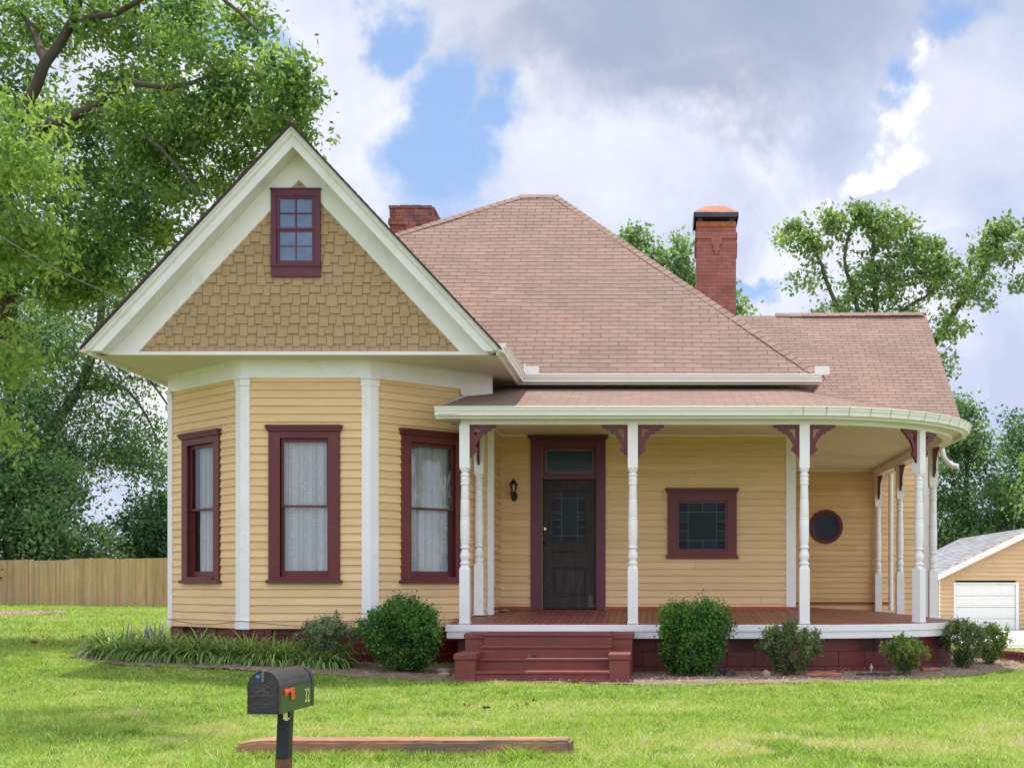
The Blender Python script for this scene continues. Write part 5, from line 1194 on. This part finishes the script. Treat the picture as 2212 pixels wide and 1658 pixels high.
for k in range(15):
    m = MB(); x, y = -7.85+random.random()*.65, 19.3+random.random()*.3; lx, ly = random.uniform(-.1, .1), random.uniform(-.1, .05); b = g1(x, y); h = random.uniform(.34, .50)
    m.tube([(x+lx*t, y+ly*t, b+h*t) for t in (0, .45, .5, .6, .7, .8, .9, 1)], [.0025, .0025, .010, .013, .011, .010, .007, .003], 6); m.build('flower_spike', M['bloom'], fl)

# pine straw
n = 26000; x = rng.uniform(-8.5, 6.3, n); y = rng.uniform(16.9, 24, n); ok = inpoly(x, y, BED); x, y = x[ok], y[ok]
x2 = rng.uniform(-23, -18, 2500); y2 = rng.uniform(38, 43.2, 2500); ok = inpoly(x2, y2, ISL); x = np.concatenate([x, x2[ok]]); y = np.concatenate([y, y2[ok]]); big = np.where(y > 30, 2.2, 1.)[:, None]
n = len(x); a = rng.uniform(0, math.pi, n); d = np.stack([np.cos(a), np.sin(a), rng.normal(0, .22, n)], 1); s = np.stack([-np.sin(a), np.cos(a), np.zeros(n)], 1)
Cn = np.stack([x, y, gz(x, y)+.035+rng.random(n)*.02], 1); V, Fq, tt = quads(Cn, d*rng.uniform(.03, .08, (n, 1))*big, s*.0035*big, rng.random(n)); o = fast('pine_straw', V, Fq, M['straw'], tt); tag(o, 'scattered brown pine straw covering the planting bed', 'pine straw', kind='stuff')

# lawn grass
def keep(x, y):
    k = ~inpoly(x, y, BED); k &= ~inpoly(x, y, ISL); k &= ~inpoly(x, y, GRV); k &= ~inpoly(x, y, DRV)
    k &= ~((x > -7.4) & (x < 5.7) & (y > 20.6)); k &= ~((x > -3) & (x < 4.7) & (y > 19)); k &= ~((x > SX0) & (x < SX1) & (y > 17.1) & (y < 19.2)); k &= ~((x > -3.02) & (x < -.6) & (np.abs(y-9.82) < .11)); k &= ~((x > 12.8) & (y > 61)); k &= y > 5.9
    return k
parts_ = []
def vnoise(x, y, s, seed):
    r = np.random.default_rng(seed); g = r.random((64, 64)); xi = x/s; yi = y/s; x0 = np.floor(xi).astype(int); y0 = np.floor(yi).astype(int); fx = xi-x0; fy = yi-y0; fx = fx*fx*(3-2*fx); fy = fy*fy*(3-2*fy)
    G = lambda i, j: g[i % 64, j % 64]
    return (G(x0, y0)*(1-fx)+G(x0+1, y0)*fx)*(1-fy)+(G(x0, y0+1)*(1-fx)+G(x0+1, y0+1)*fx)*fy
def blades(n, x0, x1, y0, y1, h, wd, frustum=True):
    x = rng.uniform(x0, x1, n); y = rng.uniform(y0, y1, n); ok = keep(x, y)
    if frustum: ok &= (x > -.49*y-1.6) & (x < .273*y+1.6)
    x, y = x[ok], y[ok]; n = len(x); a = rng.uniform(0, 2*math.pi, n)
    f = vnoise(x, y, .9, 1)*.5+vnoise(x, y, .3, 2)*.3+vnoise(x, y, 2.5, 3)*.2
    hh = h*rng.uniform(.5, 1.3, n)*(.7+.6*vnoise(x, y, .5, 4))*(1+.8*ss(.74, .95, vnoise(x, y, .2, 23))); w_ = wd*rng.uniform(.7, 1.3, n)
    z = gz(x, y); s = np.stack([np.cos(a), np.sin(a), np.zeros(n)], 1)*w_[:, None]/2; b = np.stack([x, y, z-.004], 1)
    lean = rng.normal(0, .8, (n, 2)); tip = b+np.stack([lean[:, 0]*hh, lean[:, 1]*hh, hh], 1)
    V = np.stack([b-s, b+s, tip], 1).reshape(-1, 3)
    t = .26+.36*f+rng.normal(0, .20, n)+.28*ss(.72, .9, vnoise(x, y, .16, 21))-.22*ss(.70, .95, vnoise(x, y, .22, 22))+(rng.random(n) < .06)*.35
    br = np.exp(-((x-.9)/1.3)**2-((y-10.3)/.8)**2)*.5*(vnoise(x, y, .5, 9) > .45)+np.exp(-((x-3.2)/1.1)**2-((y-11)/1.0)**2)*.35*(vnoise(x, y, .45, 8) > .5)+np.exp(-((x+.45)/.35)**2-((y-9.9)/.25)**2)*.5+.6*np.exp(-((x+6.33)/.16)**2-((y-14.8)/.2)**2)+.45*np.exp(-((x+5.0)/.22)**2-((y-12.9)/.18)**2)+.30*ss(.62, .85, vnoise(x, y, 1.7, 11))*vnoise(x, y, .3, 12)
    t = t+br; parts_.append((V, t))
blades(330000, -7.6, 6.4, 7.0, 13.2, .044, .0095); blades(330000, -10.5, 8, 13.2, 21, .042, .0115); blades(200000, -30, -5, 21, 60, .07, .02); blades(60000, 4, 22, 20, 62, .07, .02)
blades(3500, -3.15, -.5, 9.52, 9.68, .060, .010); blades(1500, -3.15, -.5, 9.95, 10.1, .06, .010); blades(500, -2.3, -1.9, 7.3, 7.6, .12, .01)
V = np.concatenate([p[0] for p in parts_]); tt = np.concatenate([p[1] for p in parts_]); o = fast('lawn_grass', V, np.arange(len(V)).reshape(-1, 3), M['grass'], tt, size=3); tag(o, 'mown green lawn grass with straw coloured dry patches', 'grass', kind='stuff')

# ------------------------------------------------------------------ small things
be = empty('brick_edging', (6.1, 23, 0), 'low red painted brick edging at the far right of the bed', 'edging')
m = MB(); k = 0
for i in range(26):
    y_ = 20.9+i*.212; x_ = 6.1+.05*math.sin(y_); b = g1(x_, y_); m.box(x_-.05, x_+.07, y_, y_+.205, b-.05, b+.12, random.random()); m.box(x_-.06, x_+.08, y_+.1, y_+.305, b+.125, b+.19, random.random())
m.build('brick_courses', M['clay'] if False else M['steps'], be, bevel=.006)
def rocky(name, label, cat, x, y, sx_, sy_, sz, mtl, seed, group=None):
    r = np.random.default_rng(seed); bm = bmesh.new(); bmesh.ops.create_icosphere(bm, subdivisions=3, radius=1); ph = r.random(6)*6
    for v in bm.verts:
        c_ = v.co; k = 1+.12*math.sin(c_.x*3+ph[0])+.1*math.sin(c_.y*4+ph[1])+.1*math.sin(c_.z*5+ph[2]); v.co = Vector((c_.x*sx_*k, c_.y*sy_*k, c_.z*sz*k))
    me = bpy.data.meshes.new(name); bm.to_mesh(me); bm.free(); me.polygons.foreach_set('use_smooth', [True]*len(me.polygons)); me.materials.append(M[mtl]); o = bpy.data.objects.new(name, me); C.objects.link(o); o.location = (x, y, g1(x, y)+.03); o.rotation_euler = (0, 0, r.random()*3); tag(o, label, cat, group); return o
rocky('rock', 'pale tan rock in the bed beside the stepped pier', 'rock', px(955, 18.6), 18.6, .12, .1, .06, 'rock', 1)
rocky('rock', 'low flat rock in front of the stone by the step pier', 'rock', px(960, 18.0), 18.0, .10, .08, .04, 'rock', 2)
rocky('rock', 'small brown rock at the foot of the twiggy shrub', 'rock', px(1655, 17.9), 17.9, .07, .06, .07, 'rock', 3)
for (x, Y_, l, lb, an) in ((1780, 18.0, .24, 'long flat clay slab lying in the mulch under the porch', .15), (1778, 18.35, .17, 'shorter clay brick behind the long slab in the mulch', -.2), (2010, 19.2, .15, 'small flat clay piece in the mulch near the porch end', .3)):
    m = MB(); fr = Fr((px(x, Y_), Y_, g1(px(x, Y_), Y_)+.035), (math.cos(an), math.sin(an), 0), (-math.sin(an), math.cos(an), 0), (0, 0, 1)); m.box(-l, l, -.06, .06, 0, .035, fr=fr); o = m.build('clay_brick', M['clay'], None, bevel=.008); tag(o, lb, 'brick')
def wad(name, lb, x, Y_, w_, h, seed):
    r = np.random.default_rng(seed); X0 = px(x, Y_); b = g1(X0, Y_)+.03; m = MB(); n = 14; g = [[(X0-w_/2+w_*i/n, Y_-.1+.2*j/6, b+h*max(0, r.random()*math.sin(math.pi*i/n)*math.sin(math.pi*j/6))) for i in range(n+1)] for j in range(7)]
    for j in range(6):
        for i in range(n): m.poly([g[j][i], g[j][i+1], g[j+1][i+1], g[j+1][i]])
    m.loft([[p for p in g[0]], [(p[0], p[1], b-.03) for p in g[0]]], closed=False); o = m.build(name, M['blackplastic'], None); tag(o, lb, 'plastic scrap')
wad('plastic_scrap', 'crumpled black plastic scrap beside the boxy boxwood', 1566, 18.0, .34, .12, 1)
m = MB(); pts = [(px(1850+k*14, 18.2), 18.2+.06*math.sin(k*1.3), g1(px(1850+k*14, 18.2), 18.2)+.045) for k in range(9)]; m.tube(pts, .012, 6); pts = [(p_[0]+.05, p_[1]+.12, p_[2]+.005) for p_ in pts[2:]]; m.tube(pts, .010, 6); o = m.build('drip_hose', M['blackplastic'], None); tag(o, 'thin black hose lying in the mulch below the small bright shrub', 'hose')
m = MB(); x_, y_ = px(1882, 18.85), 18.85; m.lathe([(0, .015), (.08, .015), (.085, .03), (.12, .03), (.13, .012), (.15, .012)], (x_, y_, g1(x_, y_)), 10); o = m.build('hose_bibb', M['steel'], None); tag(o, 'short metal tap standing in the mulch by the foundation', 'tap')
def leaflet(name, lb, x, Yv, seed, n=5, z=None, grp=None, s=.028):
    r = np.random.default_rng(seed); X0 = px(x, Yv); b = (g1(X0, Yv)+.045) if z is None else z; Cn = np.array([X0, Yv, b])+r.normal(size=(n, 3))*np.array([.035, .03, .008]); V, Fq, tt = leaves(Cn, s*2.2, s*1.2, np.zeros(n), 0); o = fast(name, V, Fq, M['deadleaf'], tt); tag(o, lb, 'dead leaf', grp); return o
for i, (x, Yv, lb) in enumerate(((1150, 14.2, 'small brown dead leaf on the lawn left of the other two'), (1402-360, 13.3, 'dark dead leaf lying on the lawn nearest the timber'), (1125, 13.7, 'brown dead leaf on the lawn between two others'), (1008, 13.5, 'pale fallen leaf on the sunny lawn'))):
    leaflet('fallen_leaf', lb, x, Yv, 80+i)
leaflet('fallen_leaf', 'curled dead leaves lying on the second step', 1150, 17.7, 90, 12, .31)
leaflet('fallen_leaf', 'brown leaf scrap on the shaded lawn at far left', 72, 22.5, 91, 14, s=.04)
leaflet('fallen_leaf', 'brown leaf scrap on the grass right of the mulch patch', 182, 24.5, 92, 12, s=.04)
# service cable on the left
m = MB(); a, b = a_(-60, 470, 17), a_(300, 655, 21.5); pts = [a+(b-a)*t-Vector((0, 0, .12*math.sin(math.pi*t))) for t in np.linspace(0, 1, 14)]; m.tube(pts, .006, 6); 
a2 = a_(-400, 300, 12); m.tube([a2, a], .006, 6); o = m.build('service_cable', mat('cable_jacket', (.25, .26, .27), .6), None); tag(o, 'thin overhead service cable running down to the left eave', 'cable')
scene.cycles.samples = 96
